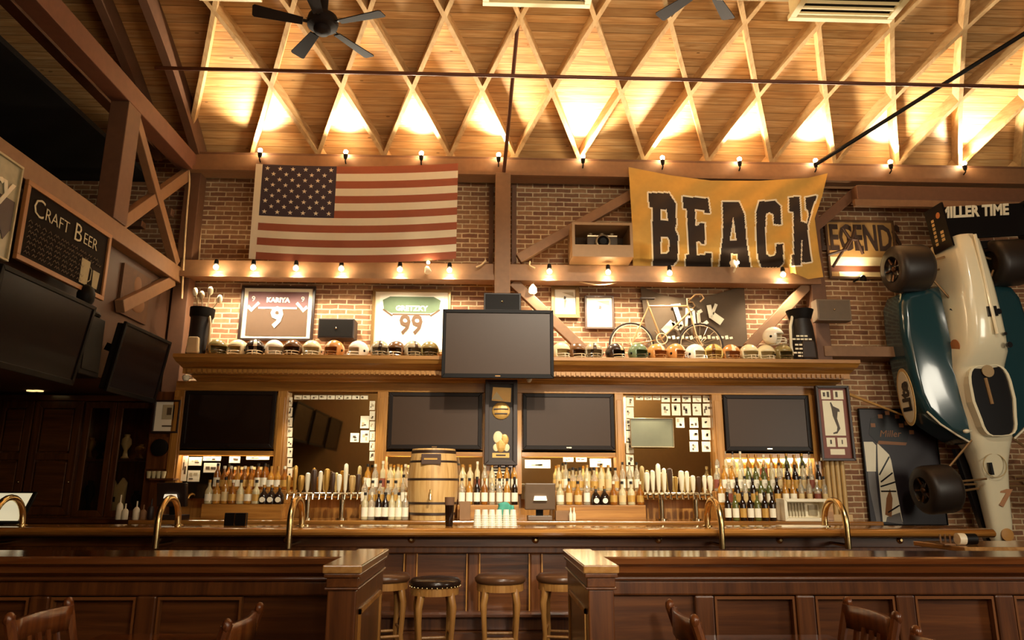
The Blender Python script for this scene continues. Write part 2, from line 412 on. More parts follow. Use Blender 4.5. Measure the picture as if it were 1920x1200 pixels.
# bowstring chords that follow the vault above the mezzanine
def chord(x, d0, d1, w, m, s0=.1, s1=6.5):
    mb = MB(); prev = None
    for i in range(25):
        s = s0 + (s1 - s0) * i / 24; a, b = vault(s, d0), vault(s, d1)
        ring = [mb.v(a + V((x - w / 2, 0, 0))), mb.v(a + V((x + w / 2, 0, 0))), mb.v(b + V((x + w / 2, 0, 0))), mb.v(b + V((x - w / 2, 0, 0)))]
        if prev:
            for j in range(4): mb.f([prev[j], prev[(j + 1) % 4], ring[(j + 1) % 4], ring[j]])
        else: mb.f(ring)
        prev = ring
    mb.f(prev[::-1]); return struct(mb.build('timber_arch', m, smooth=True))
chord(-3.92, .02, .3, .1, TIMBER2); chord(-4.45, .02, .26, .1, TIMBER2)
beam((XM - .5, 2.0, 5.9), (XM - .5, 9.0, 5.9), .14, .2, TIMBER2)
# dark gallery behind the frame
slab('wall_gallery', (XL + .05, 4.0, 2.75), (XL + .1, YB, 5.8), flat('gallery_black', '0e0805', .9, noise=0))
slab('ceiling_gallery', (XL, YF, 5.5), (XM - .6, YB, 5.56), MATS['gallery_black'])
beam((-6.4, 8.9, 4.9), (-4.1, 8.9, 4.9), .1, .1, TIMBER2); beam((-6.4, 8.6, 4.62), (-4.3, 8.6, 4.62), .12, .08, TIMBER2)

# ------------------------------------------------------------------ iron tie rods
def rod(p, q, r, label, m=IRON):
    return tag(MB().tube([p, q], r, 8).build('tie_rod', m), label, 'tie rod')
zr = W(960, 142, 7.6).z
rod((-3.9, 7.6, zr), (7.99, 7.6, zr), .022, 'thin level iron tie rod spanning the whole timber ceiling')
rod(W(945, 322, 8.85), vault(2.45, .02) + V((.33, 0, 0)), .024, 'iron tie rod rising from the top of the middle post')
rod(W(1530, 308, 8.85), vault(2.6, .02) + V((7.0, 0, 0)), .028, 'sloping iron tie rod above the yellow banner', BLK2)

# ------------------------------------------------------------------ bulbs along the two beams
def bulbs(xs, Y, z, up_, group, name, lab, glow, r, spot=0):
    for i, x in enumerate(xs):
        t = T(name, lab % ORD[i], 'lamp', (x, Y, z), group)
        d = 1 if up_ else -1
        if up_: lamp('uplight_beam', 'SPOT', (x, Y - .05, z + .12), spot, WARM, (x, Y - .8, z + 1.1), .03, angle=125, blend=.9)
        else: lamp('downlight_beam', 'SPOT', (x, Y - .03, z - .16), spot, WARM, (x, Y + .28, z - .95), .03, angle=125, blend=.9)
        if up_: MB().tube([(x, Y, z), (x, Y, z - .03), (x, 8.93, z - .05)], .009, 6).build('arm', BLK2, t)
        mb = MB().lathe([(.02, 0), (.028, .03), (.03, .06), (.012, .075)], 10, (x, Y, z) , None if up_ else rotm(pi))
        mb.build('socket', BLK2, t)
        MB().ball((x, Y, z + d * (.075 + r * .8)), r, 10, 8).build('bulb', glow, t, smooth=True)
bulbs([W(px, 290, 8.88).x for px in (487, 648, 790, 935, 1093, 1242, 1386, 1528, 1668, 1806)], 8.885, zt1 - .06, True,
      'uplights on the top beam', 'beam_uplight', 'bare warm bulb on the top timber beam, %s from the left', BULB, .03, 240)
# ================================================================== HELPERS FOR WALL THINGS
def rect(x0, y0, x1, y1, Y):
    cx, cy = (x0 + x1) / 2, (y0 + y1) / 2
    return W(x0, cy, Y).x, W(x1, cy, Y).x, W(cx, y1, Y).z, W(cx, y0, Y).z
def ring(mb, x0, x1, z0, z1, w, ya, yb, wb=None, wt=None):
    """picture frame: an outer outline with the middle left open, mitred"""
    wb = w if wb is None else wb; wt = w if wt is None else wt
    O = [(x0, z0), (x1, z0), (x1, z1), (x0, z1)]; I = [(x0 + w, z0 + wb), (x1 - w, z0 + wb), (x1 - w, z1 - wt), (x0 + w, z1 - wt)]
    for k in range(4):
        mb.prism([O[k], O[(k + 1) % 4], I[(k + 1) % 4], I[k]], ya, yb)
    return mb
GLASSY = flat('picture_paper', 'efe3c6', .25, noise=.03)
GOLDF = flat('bronze_frame', '8a6a3c', .35, .4)
DFRAME = flat('dark_frame', '2c1a10', .4)
MFRAME = flat('brown_frame', '5a3c22', .4)
def framed(name, label, cat, r, Y, w, fm, mats, content, group=None, depth=.04, back=True):
    """frame and its picture; content(mb, x0, x1, z0, z1, y) draws the picture with the given materials"""
    x0, x1, z0, z1 = r
    t = T(name, label, cat, ((x0 + x1) / 2, Y, z0), group)
    ring(MB(), x0, x1, z0, z1, w, Y - depth, Y).build('frame', fm, t, bevel=.004)
    mb = MB(); mb.box((x0 + w * .9, Y - depth * .4, z0 + w * .9), (x1 - w * .9, Y - .001, z1 - w * .9)); mb.mi = 1
    content(mb, x0 + w, x1 - w, z0 + w, z1 - w, Y - depth * .4 - .001)
    mb.build('picture', mats, t)
    return t
def tv(name, label, r, Y, depth=.09, bz=.03, bb=.05, screen=None, group=None, X=None, frame=None, logo=True):
    """flat television facing the room; X, when given, turns and places the finished set (corners are then local)"""
    x0, x1, z0, z1 = r
    loc = ((x0 + x1) / 2, Y, z0) if X is None else (0, 0, 0)
    t = T(name, label, 'television', loc, group)
    ring(MB(), x0, x1, z0, z1, bz, Y - depth, Y - depth + .03, bb).build('bezel', frame or BLACK, t, bevel=.004)
    MB().box((x0 + bz * .8, Y - depth + .012, z0 + bb * .8), (x1 - bz * .8, Y - depth + .02, z1 - bz * .8)).build('screen', screen or SCR, t)
    MB().box((x0 + .02, Y - depth + .03, z0 + .02), (x1 - .02, Y, z1 - .02)).build('back_shell', BLK2, t, bevel=.01)
    if logo:
        c = (x0 + x1) / 2
        MB().box((c - .03, Y - depth - .002, z0 + bb * .35), (c + .03, Y - depth + .002, z0 + bb * .6)).build('badge', CHROME, t)
    if X is not None:
        q = X.to_quaternion(); t.rotation_mode = 'QUATERNION'; t.rotation_quaternion = q; t.location = X.translation
    return t
SCR = flat('screen_glass', '3e2b1c', .38, noise=.05, spec=.3)
SCR_D = flat('dark_screen_glass', '20130c', .12, noise=0, spec=.6)
SCR_L = flat('side_screen_glass', '1e1412', .25, noise=0, spec=.12)

# ================================================================== FLAG
def coons(T0, B0, L0, R0):
    """pixel patch: four edge functions of one parameter"""
    def p(u, v):
        a = V(T0(u)); b = V(B0(u)); l = V(L0(v)); r = V(R0(v))
        c = V(T0(0)) * (1 - u) * (1 - v) + V(T0(1)) * u * (1 - v) + V(B0(0)) * (1 - u) * v + V(B0(1)) * u * v
        return a * (1 - v) + b * v + l * (1 - u) + r * u - c
    return p
def poly(pts):
    def f(t):
        for i in range(len(pts) - 1):
            if t <= pts[i + 1][2] or i == len(pts) - 2:
                a, b = pts[i], pts[i + 1]; k = (t - a[2]) / (b[2] - a[2])
                return (a[0] + (b[0] - a[0]) * k, a[1] + (b[1] - a[1]) * k)
    return f
fp = coons(lambda u: (480 + 379 * u, 307 + 22 * u * (1 - u) - 1 * u), lambda u: (466 + 389 * u, 485 + 30 * u * (1 - u)),
           lambda v: (480 - 14 * v, 307 + 178 * v), lambda v: (859 - 4 * v, 306 + 179 * v))
FW = [('f3e6cc',), ('a85a40',), ('3c3040',)]
FLW, FLR, FLB = flat('flag_white', 'f2e4c6', .8, noise=.04), flat('flag_red', 'a4583c', .8, noise=.06), flat('flag_blue', '40333c', .8, noise=.08)
def flag_pt(u, v):
    p = fp(u, v); y = 8.80 - .02 * sin(9 * u + 2 * v) - .015 * sin(23 * u + 5 * v) * v - .03 * v
    return W(p.x, p.y, y)
mb = MB(); hem = .028
def fmi(i, j):
    u = (i + .5) / 60; v = (j + .5) / 39
    if u < hem: return 0
    if u < .405 and v < 7 / 13: return 2
    return 1 if (j // 3) % 2 == 0 else 0
mb.grid(flag_pt, 60, 39, fmi)
for row in range(9):
    n = 6 if row % 2 == 0 else 5
    for c in range(n):
        u = hem + (.405 - hem) * ((c + .5 + (0 if n == 6 else .5)) / 6); v = 7 / 13 * (row + .75) / 9.5
        c0 = flag_pt(u, v) + V((0, -.006, 0)); e1 = (flag_pt(u + .01, v) - flag_pt(u, v)).normalized(); e2 = (flag_pt(u, v - .01) - flag_pt(u, v)).normalized()
        pts = [mb.v(c0 + e1 * (rr * sin(a)) + e2 * (rr * cos(a))) for k in range(10) for rr, a in [((.034 if k % 2 == 0 else .0135), pi * k / 5)]]
        cc = mb.v(c0)
        for k in range(10): mb.f([cc, pts[k], pts[(k + 1) % 10]], 0)
flag = T('flag', 'large striped flag with white stars hung flat between the two beams', 'flag', tuple(flag_pt(.5, 1)))
mb.build('cloth', [FLW, FLR, FLB], flag, smooth=True, normals=False)

# ================================================================== YELLOW BANNER WITH LETTERS
SX, OX, OY = 4.923, 1170, 300
bp = coons(poly([(42, 65, 0), (420, 140, .22), (800, 190, .42), (1250, 192, .66), (1700, 165, .9), (1880, 122, 1)]),
           poly([(85, 1120, 0), (150, 1115, .05), (240, 1140, .1), (420, 1120, .2), (640, 1150, .33), (900, 1165, .5), (1150, 1150, .66), (1380, 1085, .76), (1560, 1040, .84), (1700, 1100, .92), (1840, 1080, 1)]),
           poly([(42, 65, 0), (75, 600, .5), (82, 960, .85), (85, 1120, 1)]), poly([(1880, 122, 0), (1830, 330, .2), (1760, 540, .42), (1800, 850, .75), (1840, 1080, 1)]))
LET = dict(
 B=[[(225, 305), (415, 305), (475, 400), (480, 600), (470, 640), (497, 700), (495, 920), (455, 970), (270, 1010), (262, 440), (235, 430)], [(338, 455), (395, 455), (407, 560), (340, 555)], [(338, 708), (405, 710), (420, 740), (420, 840), (395, 865), (336, 865)]],
 E=[[(540, 340), (775, 355), (793, 490), (745, 490), (740, 460), (655, 455), (658, 605), (690, 605), (690, 585), (745, 585), (745, 775), (715, 775), (700, 750), (665, 755), (668, 880), (750, 875), (755, 860), (805, 860), (805, 1000), (568, 1000), (572, 880), (600, 870), (580, 455), (550, 445)]],
 A=[[(910, 385), (1060, 385), (1110, 500), (1130, 760), (1150, 880), (1170, 1000), (1062, 1000), (1046, 868), (988, 862), (982, 1000), (880, 1000), (900, 800), (915, 700), (915, 560)], [(1008, 520), (1040, 742), (975, 742)]],
 C=[[(1245, 385), (1395, 375), (1445, 430), (1450, 595), (1385, 590), (1380, 500), (1340, 482), (1310, 500), (1300, 680), (1312, 870), (1345, 890), (1390, 885), (1405, 850), (1405, 778), (1468, 775), (1470, 950), (1430, 992), (1270, 992), (1235, 900), (1225, 700), (1222, 480)]],
 H=[[(1525, 345), (1620, 338), (1632, 565), (1690, 588), (1706, 520), (1700, 470), (1680, 450), (1675, 345), (1782, 330), (1740, 430), (1715, 530), (1692, 610), (1705, 760), (1728, 940), (1642, 945), (1648, 740), (1636, 740), (1632, 970), (1545, 975), (1550, 880), (1570, 870), (1565, 480), (1525, 470)]])
def inside(x, y, pg):
    c = False; n = len(pg); j = n - 1
    for i in range(n):
        xi, yi = pg[i]; xj, yj = pg[j]
        if (yi > y) != (yj > y) and x < (xj - xi) * (y - yi) / (yj - yi) + xi: c = not c
        j = i
    return c
def edged(x, y, pg):
    m = 1e9; n = len(pg)
    for i in range(n):
        ax, ay = pg[i]; bx, by = pg[(i + 1) % n]; dx, dy = bx - ax, by - ay
        k = max(0, min(1, ((x - ax) * dx + (y - ay) * dy) / (dx * dx + dy * dy + 1e-9)))
        m = min(m, (x - ax - dx * k) ** 2 + (y - ay - dy * k) ** 2)
    return sqrt(m)
BNU, BNV = 230, 130
def bcol(i, j):
    p = bp((i + .5) / BNU, (j + .5) / BNV)
    for L in LET.values():
        o = L[0]; xs = [a[0] for a in o]
        if not (min(xs) - 25 < p.x < max(xs) + 25): continue
        ins = inside(p.x, p.y, o) and not any(inside(p.x, p.y, h) for h in L[1:])
        if ins: return 2
        if min(edged(p.x, p.y, g) for g in L) < 15: return 1
    return 0
def sstep(a, b, x):
    x = max(0, min(1, (x - a) / (b - a))); return x * x * (3 - 2 * x)
def ban_pt(u, v):
    p = bp(u, v)
    front = sstep(.80, .86, u)
    y = 8.81 - .05 * v + (1 - front) * sstep(.62, .86, v) * .40 - front * .03
    y += .02 * sin(14 * (u + .5 * v)) * (1 - .5 * v) + .012 * sin(40 * (u * .7 + v * .5)) + .03 * sin(5 * v) * sstep(.8, 1, u)
    return W(OX + p.x / SX, OY + p.y / SX, y)
mb = MB(); mb.grid(ban_pt, BNU, BNV, bcol)
ban = T('letter_banner', 'yellow cloth banner with tall dark block letters, draped over the lower beam', 'banner', tuple(ban_pt(.5, 1)))
mb.build('cloth', [flat('banner_yellow', 'd0a04a', .8, noise=.1), FLW, flat('banner_letter_black', '2e2018', .8, noise=.1)], ban, smooth=True, normals=False)

# ================================================================== LOWER BEAM BULBS, FLOOD LIGHTS AND CABLES
zlb = W(640, 500, 8.84).z
bulbs([W(px, 500, 8.8).x for px in (405, 475, 555, 640, 750, 843, 1030, 1140, 1255, 1467)], 8.8, zlb + .06, False,
      'bulbs on the lower beam', 'beam_downlight', 'bare warm bulb on the front of the lower beam, %s from the left', BULB2, .032, 75)
for px, nm in ((800, 'twin white flood lamp on the lower beam under the striped flag'), (1380, 'white flood lamp on the lower beam under the letter A')):
    p = W(px, 500, 8.76); t = T('flood_lamp', nm, 'lamp', tuple(p))
    MB().lathe([(.01, 0), (.03, .02), (.045, .09), (.04, .1)], 12, p, rotm(radians(150 if px == 800 else -35), 0, .5)).build('shade', WHITE, t, smooth=True)
    MB().tube([p, p + V((.0, .1, -.04))], .012).build('arm', WHITE, t)
    MB().ball(p + V((.02, -.02, .05)), .02).build('bulb', BULB2, t)
def cable(pts, Y, r, label, m):
    w = [W(x, y, Y) for x, y in pts]; out = []
    for i in range(len(w) - 1):
        for k in range(5): out.append(w[i].lerp(w[i + 1], k / 5))
    out.append(w[-1])
    for _ in range(3): out = [out[0]] + [(out[i - 1] + out[i] * 2 + out[i + 1]) / 4 for i in range(1, len(out) - 1)] + [out[-1]]
    return tag(MB().tube(out, r, 6).build('cable', m), label, 'cable')
CAB = flat('cream_cable', 'd8b888', .6, noise=0)
cable([(1068, 520), (1085, 528), (1120, 535), (1150, 532), (1175, 521)], 8.92, .008, 'cream cable sagging under the lower beam above two small frames', CAB)
cable([(1010, 521), (1030, 527), (1048, 520)], 8.92, .008, 'short cream cable looped under the lower beam beside the post', CAB)
cable([(893, 501), (903, 497), (911, 488)], 8.865, .012, 'curled cream conduit on the lower beam left of the post', CAB)
cable([(1003, 503), (992, 498), (994, 490)], 8.865, .012, 'curled cream conduit on the lower beam right of the post', CAB)
cable([(345, 285), (357, 330), (350, 400), (344, 500), (341, 560)], 8.9, .012, 'pale conduit running down the corner post left of the brick', CAB)
cable([(381, 332), (377, 410), (373, 490)], 9.2, .012, 'thin pale pipe on the brick beside the corner post', CAB)
t = T('hanging_lamp', 'small white glass lamp hanging under the lower beam beside the post', 'lamp', tuple(W(999, 552, 8.95)))
p = W(999, 540, 8.95)
MB().tube([p, W(1002, 522, 8.95)], .006).build('cord', CAB, t)
MB().lathe([(.015, .05), (.05, .0), (.055, -.06), (.03, -.08)], 12, p).build('shade', flat('lit_white_glass', 'f6e8c8', .4, emit='ffe0a8', es=2.5, noise=0), t, smooth=True)

# ================================================================== FRAMED JERSEYS AND PICTURES ON THE BRICK
JM = [flat('jersey_mat', 'eee2c4', .5, noise=.03), flat('jersey_plum', '6e4a48', .7), flat('jersey_brown', '5a4028', .7), WHITE, flat('jersey_green', '5e6e52', .8), flat('jersey_white', 'f6eed8', .7, noise=.03), flat('numeral_brown', '5a3c1c', .6, noise=0)]
def jersey9(mb, x0, x1, z0, z1, y):
    w, h = x1 - x0, z1 - z0; U = lambda a, b: (x0 + w * a, z0 + h * b)
    mb.mi = 2; mb.prism([U(.06, .05), U(.94, .05), U(.94, .93), U(.06, .93)], y - .006, y)
    mb.mi = 1; mb.prism([U(.06, .62), U(.94, .62), U(.94, .93), U(.06, .93)], y - .009, y - .006)
    mb.mi = 3
    mb.prism([U(.22, .585), U(.78, .585), U(.78, .62), U(.22, .62)], y - .012, y - .006)
    for a in (-1, 1):
        f = lambda u: .5 + a * u
        pg = [U(f(.44), .60), U(f(.375), .52), U(f(.26), .69), U(f(.29), .73), U(f(.375), .60), U(f(.42), .66)]
        mb.prism(pg if a < 0 else pg[::-1], y - .013, y - .009)
        mb.text('9', h * .15, FACE(x0 + w * f(.36), y - .011, z0 + h * .78), .002)
    mb.text('KARIYA', h * .13, FACE(x0 + w * .5, y - .011, z0 + h * .76), .002, bold=.005)
    mb.text('9', h * .56, FACE(x0 + w * .5, y - .013, z0 + h * .40), .002, bold=.013, sx=.88)
framed('framed_jersey', 'framed dark hockey jersey with white number 9 on the brick wall', 'framed jersey', rect(451, 537, 590, 640, 9.27), 9.27, .035, DFRAME, JM, jersey9, 'framed jerseys')
def jersey99(mb, x0, x1, z0, z1, y):
    w, h = x1 - x0, z1 - z0; U = lambda a, b: (x0 + w * a, z0 + h * b)
    mb.mi = 5; mb.prism([U(.06, .03), U(.94, .03), U(.94, .94), U(.06, .94)], y - .006, y)
    mb.mi = 4; mb.prism([U(.12, .7), U(.22, .64), U(.78, .64), U(.88, .7), U(.9, .86), U(.8, .92), U(.2, .92), U(.1, .86)], y - .009, y - .006)
    mb.mi = 6
    mb.prism([U(.24, .605), U(.76, .605), U(.76, .63), U(.24, .63)], y - .010, y - .006)
    for a in (-1, 1):
        f = lambda u: .5 + a * u
        pg = [U(f(.40), .69), U(f(.385), .71), U(f(.25), .60), U(f(.27), .58)]
        mb.prism(pg if a > 0 else pg[::-1], y - .011, y - .006)
    mb.mi = 3; mb.text('GRETZKY', h * .12, FACE(x0 + w * .5, y - .012, z0 + h * .715), .002, bold=.004)
    mb.mi = 6; mb.text('99', h * .46, FACE(x0 + w * .5, y - .013, z0 + h * .43), .002, bold=.008, sx=.85)
framed('framed_jersey', 'framed white hockey jersey with brown number 99 behind the hanging television', 'framed jersey', rect(697, 543, 845, 665, 9.27), 9.27, .04, GOLDF, JM, jersey99, 'framed jerseys')
PM = [flat('print_paper', 'f4e8cc', .3, noise=.02), flat('print_grey', 'b8a680', .5), flat('print_dark', '5a4630', .5)]
def sketch(a):
    def f(mb, x0, x1, z0, z1, y):
        w, h = x1 - x0, z1 - z0
        mb.mi = 1
        mb.prism([(x0 + w * (.35 + a), z1 - h * .12), (x0 + w * (.9), z1 - h * .1), (x0 + w * .92, z1 - h * .28)], y - .002, y)
        mb.mi = 2
        mb.prism([(x0 + w * (.42 + a), z0 + h * .62), (x0 + w * (.52 + a), z0 + h * .6), (x0 + w * (.55 + a), z0 + h * .7), (x0 + w * (.46 + a), z0 + h * .74)], y - .002, y)
        mb.mi = 1
        mb.prism([(x0 + w * (.44 + a), z0 + h * .25), (x0 + w * (.5 + a), z0 + h * .27), (x0 + w * (.56 + a), z0 + h * .58), (x0 + w * (.46 + a), z0 + h * .58)], y - .002, y)
    return f
framed('framed_picture', 'small pale picture in a bronze frame beside the diagonal brace', 'picture', rect(1033, 537, 1086, 597, 9.27), 9.27, .05, GOLDF, PM, sketch(0), 'small pictures on the brick')
framed('framed_picture', 'small white sketch in a thin brown frame left of the bicycle', 'picture', rect(1096, 555, 1151, 618, 9.25), 9.25, .028, MFRAME, PM, sketch(.05), 'small pictures on the brick')

# ================================================================== DARK BANNER WITH WHITE WORD, BICYCLE
jp = coons(lambda u: (1200 + 195 * u, 534 + 120 * u * (1 - u) * (1 - .35 * u)), lambda u: (1216 + 186 * u, 655 - 6 * u), lambda v: (1200 + 16 * v, 534 + 121 * v), lambda v: (1395 + 7 * v, 534 + 115 * v))
def jb(u, v): p = jp(u, v); return W(p.x, p.y, 9.22 - .04 * sin(3.1 * u) * (1 - v) + .012 * sin(17 * u + 3 * v))
mb = MB(); mb.grid(jb, 30, 16)
t = T('dark_banner', 'sagging dark cloth banner with a white word behind the bicycle', 'banner', tuple(jb(.5, 1)))
mb.build('cloth', flat('banner_brown', '5c4a36', .85), t, smooth=True, normals=False)
mb = MB()
def onb(px, py, off=.09): return W(px, py, 9.2 - off)
def stroke(mb, pts, w, Y):
    for a, b in zip(pts, pts[1:]): mb.bar(W(a[0], a[1], Y), W(b[0], b[1], Y), .006, w, (0, 0, 1) if abs(a[0] - b[0]) > abs(a[1] - b[1]) else (1, 0, 0))
YJ = 9.14
stroke(mb, [(1265, 572), (1278, 612)], .06, YJ); stroke(mb, [(1279, 610), (1273, 617), (1266, 613), (1262, 604)], .05, YJ); stroke(mb, [(1258, 573), (1276, 571)], .03, YJ)
stroke(mb, [(1262, 604), (1244, 622)], .09, YJ)
stroke(mb, [(1288, 578), (1287, 612)], .035, YJ); stroke(mb, [(1289, 594), (1300, 594)], .03, YJ); stroke(mb, [(1300, 582), (1303, 610)], .035, YJ); stroke(mb, [(1289, 579), (1300, 582)], .03, YJ)
stroke(mb, [(1316, 582), (1309, 586), (1311, 607), (1318, 609), (1327, 603)], .045, YJ)
stroke(mb, [(1329, 572), (1334, 596)], .06, YJ); stroke(mb, [(1343, 570), (1335, 590)], .04, YJ); stroke(mb, [(1334, 590), (1354, 604)], .1, YJ)
for k in range(15):
    x = 1252 + k * 8.3; stroke(mb, [(x, 632 + (k % 3)), (x + 5.5, 633 - (k % 2))], .028 + .02 * (k % 2), YJ)
mb.build('lettering', WHITE, t)
BIKE = flat('bicycle_paint', 'b08a5c', .35, .3, noise=0); RUB = flat('rubber', '2c2018', .8, noise=0); STEEL = flat('spoke_steel', 'c8b08a', .3, .8, noise=0)
yb = 8.98
B = lambda x, y, o=0: W(x, y, yb + o)
t = T('bicycle', 'old road bicycle standing on the cornice in front of the dark banner', 'bicycle', (B(1250, 650).x, yb, ZC))
rw, fwp, rwh = B(1184, 640), B(1314, 640), .283
rw.z = fwp.z = ZC + rwh + .012
for nm, c in (('rear_wheel', rw), ('front_wheel', fwp)):
    mb = MB(); mb.tube([c + V((rwh * cos(a), 0, rwh * sin(a))) for a in [2 * pi * k / 28 for k in range(28)]], .012, 6, closed=True)
    wh = mb.build(nm, RUB, t, smooth=True)
    mb = MB()
    for k in range(16):
        a = 2 * pi * k / 16; mb.tube([c + V((.02 * cos(a + 1), .015 * (-1) ** k, .02 * sin(a + 1))), c + V((rwh * cos(a), 0, rwh * sin(a)))], .0022, 4)
    mb.tube([c + V((0, -.04, 0)), c + V((0, .04, 0))], .02, 8)
    mb.tube([c + V(((rwh - .02) * cos(a), 0, (rwh - .02) * sin(a))) for a in [2 * pi * k / 28 for k in range(28)]], .006, 5, closed=True)
    mb.build('spokes', STEEL, wh)
sv, bb_, hd, hb = B(1216, 574), B(1240, 636), B(1289, 574), B(1294, 584)
mb = MB()
for a, b in ((sv, bb_), (sv, hd), (hb, bb_), (hd, hb)): mb.tube([a, b], .013, 8)
for o in (-.04, .04):
    mb.tube([sv, rw + V((0, o, 0))], .008, 6); mb.tube([bb_, rw + V((0, o, 0))], .008, 6); mb.tube([hb, hb.lerp(fwp, .7) + V((-.03, o, 0)), fwp + V((0, o, 0))], .009, 6)
mb.build('frame', BIKE, t, smooth=True)
st = B(1213, 562); MB().tube([sv, st], .011, 8).build('seat_post', STEEL, t)
mb = MB(); mb.prism([(st.x - .09, st.z + .03), (st.x - .09, st.z), (st.x + .1, st.z + .005), (st.x + .11, st.z + .02), (st.x, st.z + .022)], yb - .035, yb + .035); mb.build('saddle', RUB, t, bevel=.012)
h0 = B(1288, 560); mb = MB(); mb.tube([hd, h0, h0 + V((.06, 0, .005))], .011, 8)
mb.build('stem', STEEL, t)
hh = h0 + V((.06, 0, .005)); mb = MB()
for o in (-1, 1): mb.tube([hh, hh + V((0, o * .18, 0)), hh + V((.07, o * .2, 0)), hh + V((.1, o * .2, -.05)), hh + V((.05, o * .2, -.1))], .011, 8)
mb.build('handlebar', BIKE, t, smooth=True)
mb = MB(); mb.tube([bb_ + V((.07 * cos(a), -.03, .07 * sin(a))) for a in [2 * pi * k / 16 for k in range(16)]], .008, 5, closed=True); mb.tube([bb_ + V((-.09, -.05, .1)), bb_ + V((.09, .05, -.1))], .008, 6); mb.build('crank', STEEL, t)

# ================================================================== SPEAKERS, OLD CAMERA IN A BOX
def cabinet(name, label, r, Y, d, m, dot=True, bracket=None):
    x0, x1, z0, z1 = r; t = T(name, label, 'speaker', ((x0 + x1) / 2, Y, z0))
    MB().box((x0, Y - d, z0), (x1, Y, z1)).build('cabinet', m, t, bevel=.008)
    MB().box((x0 + .02, Y - d - .006, z0 + .02), (x1 - .02, Y - d + .002, z1 - .02)).build('grille', BLK2 if m is not GREYB else GREYB2, t)
    MB().ball(((x0 + x1) / 2, Y - d - .008, (z0 + z1) / 2), .014).build('badge', CHROME, t)
    if bracket:
        a = W(*bracket[:2], Y); MB().box((a.x - .06, Y - .06, bracket[2]), (a.x + .06, Y - .01, z0)).build('bracket', TIMBER2, t)
    return t
GREYB, GREYB2 = flat('grey_box', '7a6650', .5), flat('grey_grille', '6a5844', .6)
SPKB = flat('speaker_black', '2a1c16', .5)
cabinet('speaker', 'dark speaker box on the middle post above the hanging television', rect(907, 549, 977, 583, 8.72), 8.86, .14, SPKB)
cabinet('speaker', 'black speaker box between the two framed jerseys', rect(596, 597, 664, 634, 9.0), 9.24, .24, SPKB, bracket=(632, 650, ZC))
cabinet('speaker', 'grey speaker box on the right-hand post behind the dark golf bag', rect(1532, 561, 1596, 601, 8.72), 8.88, .16, GREYB)
x0, x1, z0, z1 = rect(1073, 417, 1187, 493, 8.6)
z0 = zl1 + .001
t = T('display_box', 'open wooden display box resting on the lower beam left of the yellow banner', 'box', ((x0 + x1) / 2, 8.9, z0))
mb = MB(); ring(mb, x0, x1, z0, z1, .035, 8.6, 9.1, wb=.16); mb.build('case', flat('box_wood', 'a07a50', .6), t)
MB().box((x0 + .01, 9.08, z0 + .01), (x1 - .01, 9.1, z1 - .01)).build('back_panel', flat('box_inside', '4a3420', .8), t)
cx, cz = (x0 + x1) / 2 + .03, z0 + .165
t = T('old_camera', 'vintage camera with a round bright lens ring inside the display box', 'camera', (cx, 8.85, cz))
MB().box((cx - .2, 8.8, cz), (cx + .2, 8.9, cz + .17)).build('body', flat('camera_leather', '4a3a2a', .7), t, bevel=.01)
MB().box((cx - .2, 8.8, cz + .17), (cx + .2, 8.9, cz + .2)).build('top_plate', STEEL, t, bevel=.008)
mb = MB(); mb.lathe([(.085, 0), (.1, .01), (.1, .05), (.085, .06)], 24, (cx, 8.8, cz + .09), rotm(pi / 2)); mb.build('lens_ring', STEEL, t, smooth=True)
mb = MB(); mb.lathe([(.075, 0), (.075, .07), (.05, .09), (.045, .075), (.001, .07)], 24, (cx, 8.8, cz + .09), rotm(pi / 2)); mb.build('lens', BLK2, t, smooth=True)
for dx in (-.15, 0, .13): MB().lathe([(.03, 0), (.03, .03)], 12, (cx + dx, 8.85, cz + .2)).build('dial', STEEL, t)

# ================================================================== HELMETS ON THE CORNICE
def helmet(x, y, z, turn, shell, stripe, mask, label, group, r=.125):
    t = T('football_helmet', label, 'helmet', (x, y, z), group, turn)
    nu, nv = 32, 16; mb = MB(); keep = []
    def P(i, j):
        a = 2 * pi * i / nu; b = pi * j / nv
        d = V((sin(b) * sin(a), -sin(b) * cos(a), cos(b)))
        q = V((d.x * r * .93, d.y * r * (1.08 if d.y > 0 else 1.0), d.z * r * (.98 if d.z > 0 else .9)))
        return q + V((0, 0, r * .9))
    vs = [[mb.v(P(i, j)) for i in range(nu)] for j in range(nv + 1)]
    for j in range(nv):
        for i in range(nu):
            a = (i + .5) / nu * 2 * pi; a = a if a < pi else a - 2 * pi; b = pi * (j + .5) / nv
            if b > pi * .86: continue
            if abs(a) < 1.0 and b > pi * .45 and abs(a) < 1.15 - .25 * (b - pi * .45): continue
            mb.f([vs[j][i], vs[j + 1][i], vs[j + 1][(i + 1) % nu], vs[j][(i + 1) % nu]], 1 if abs(a) < .1 or abs(abs(a) - pi) < .1 else 0)
    bmesh.ops.remove_doubles(mb.bm, verts=mb.bm.verts[:], dist=1e-5)
    o = mb.build('shell', [shell, stripe], t, smooth=True, local=True)
    s = o.modifiers.new('thick', 'SOLIDIFY'); s.thickness = .01; s.offset = -1
    mb = MB()
    for zz, w, f in ((.62, .78, 1.12), (.36, .72, 1.2), (.1, .6, 1.12)):
        mb.tube([(r * w * sin(a), -r * f * cos(a * .95), r * zz) for a in [-1.2 + 2.4 * k / 8 for k in range(9)]], .0055, 5)
    for a in (-.28, .28): mb.tube([(r * .75 * sin(a), -r * 1.12, r * .62), (r * .75 * sin(a), -r * 1.18, r * .36), (r * .65 * sin(a), -r * 1.1, r * .1)], .0055, 5)
    mb.build('face_mask', mask, t, local=True)
    for sg in (-1, 1): MB().ball((sg * r * .93, 0, r * .78), .016, 8, 6, (.4, 1, 1)).build('ear_hole', BLACK, t, local=True)
    return t
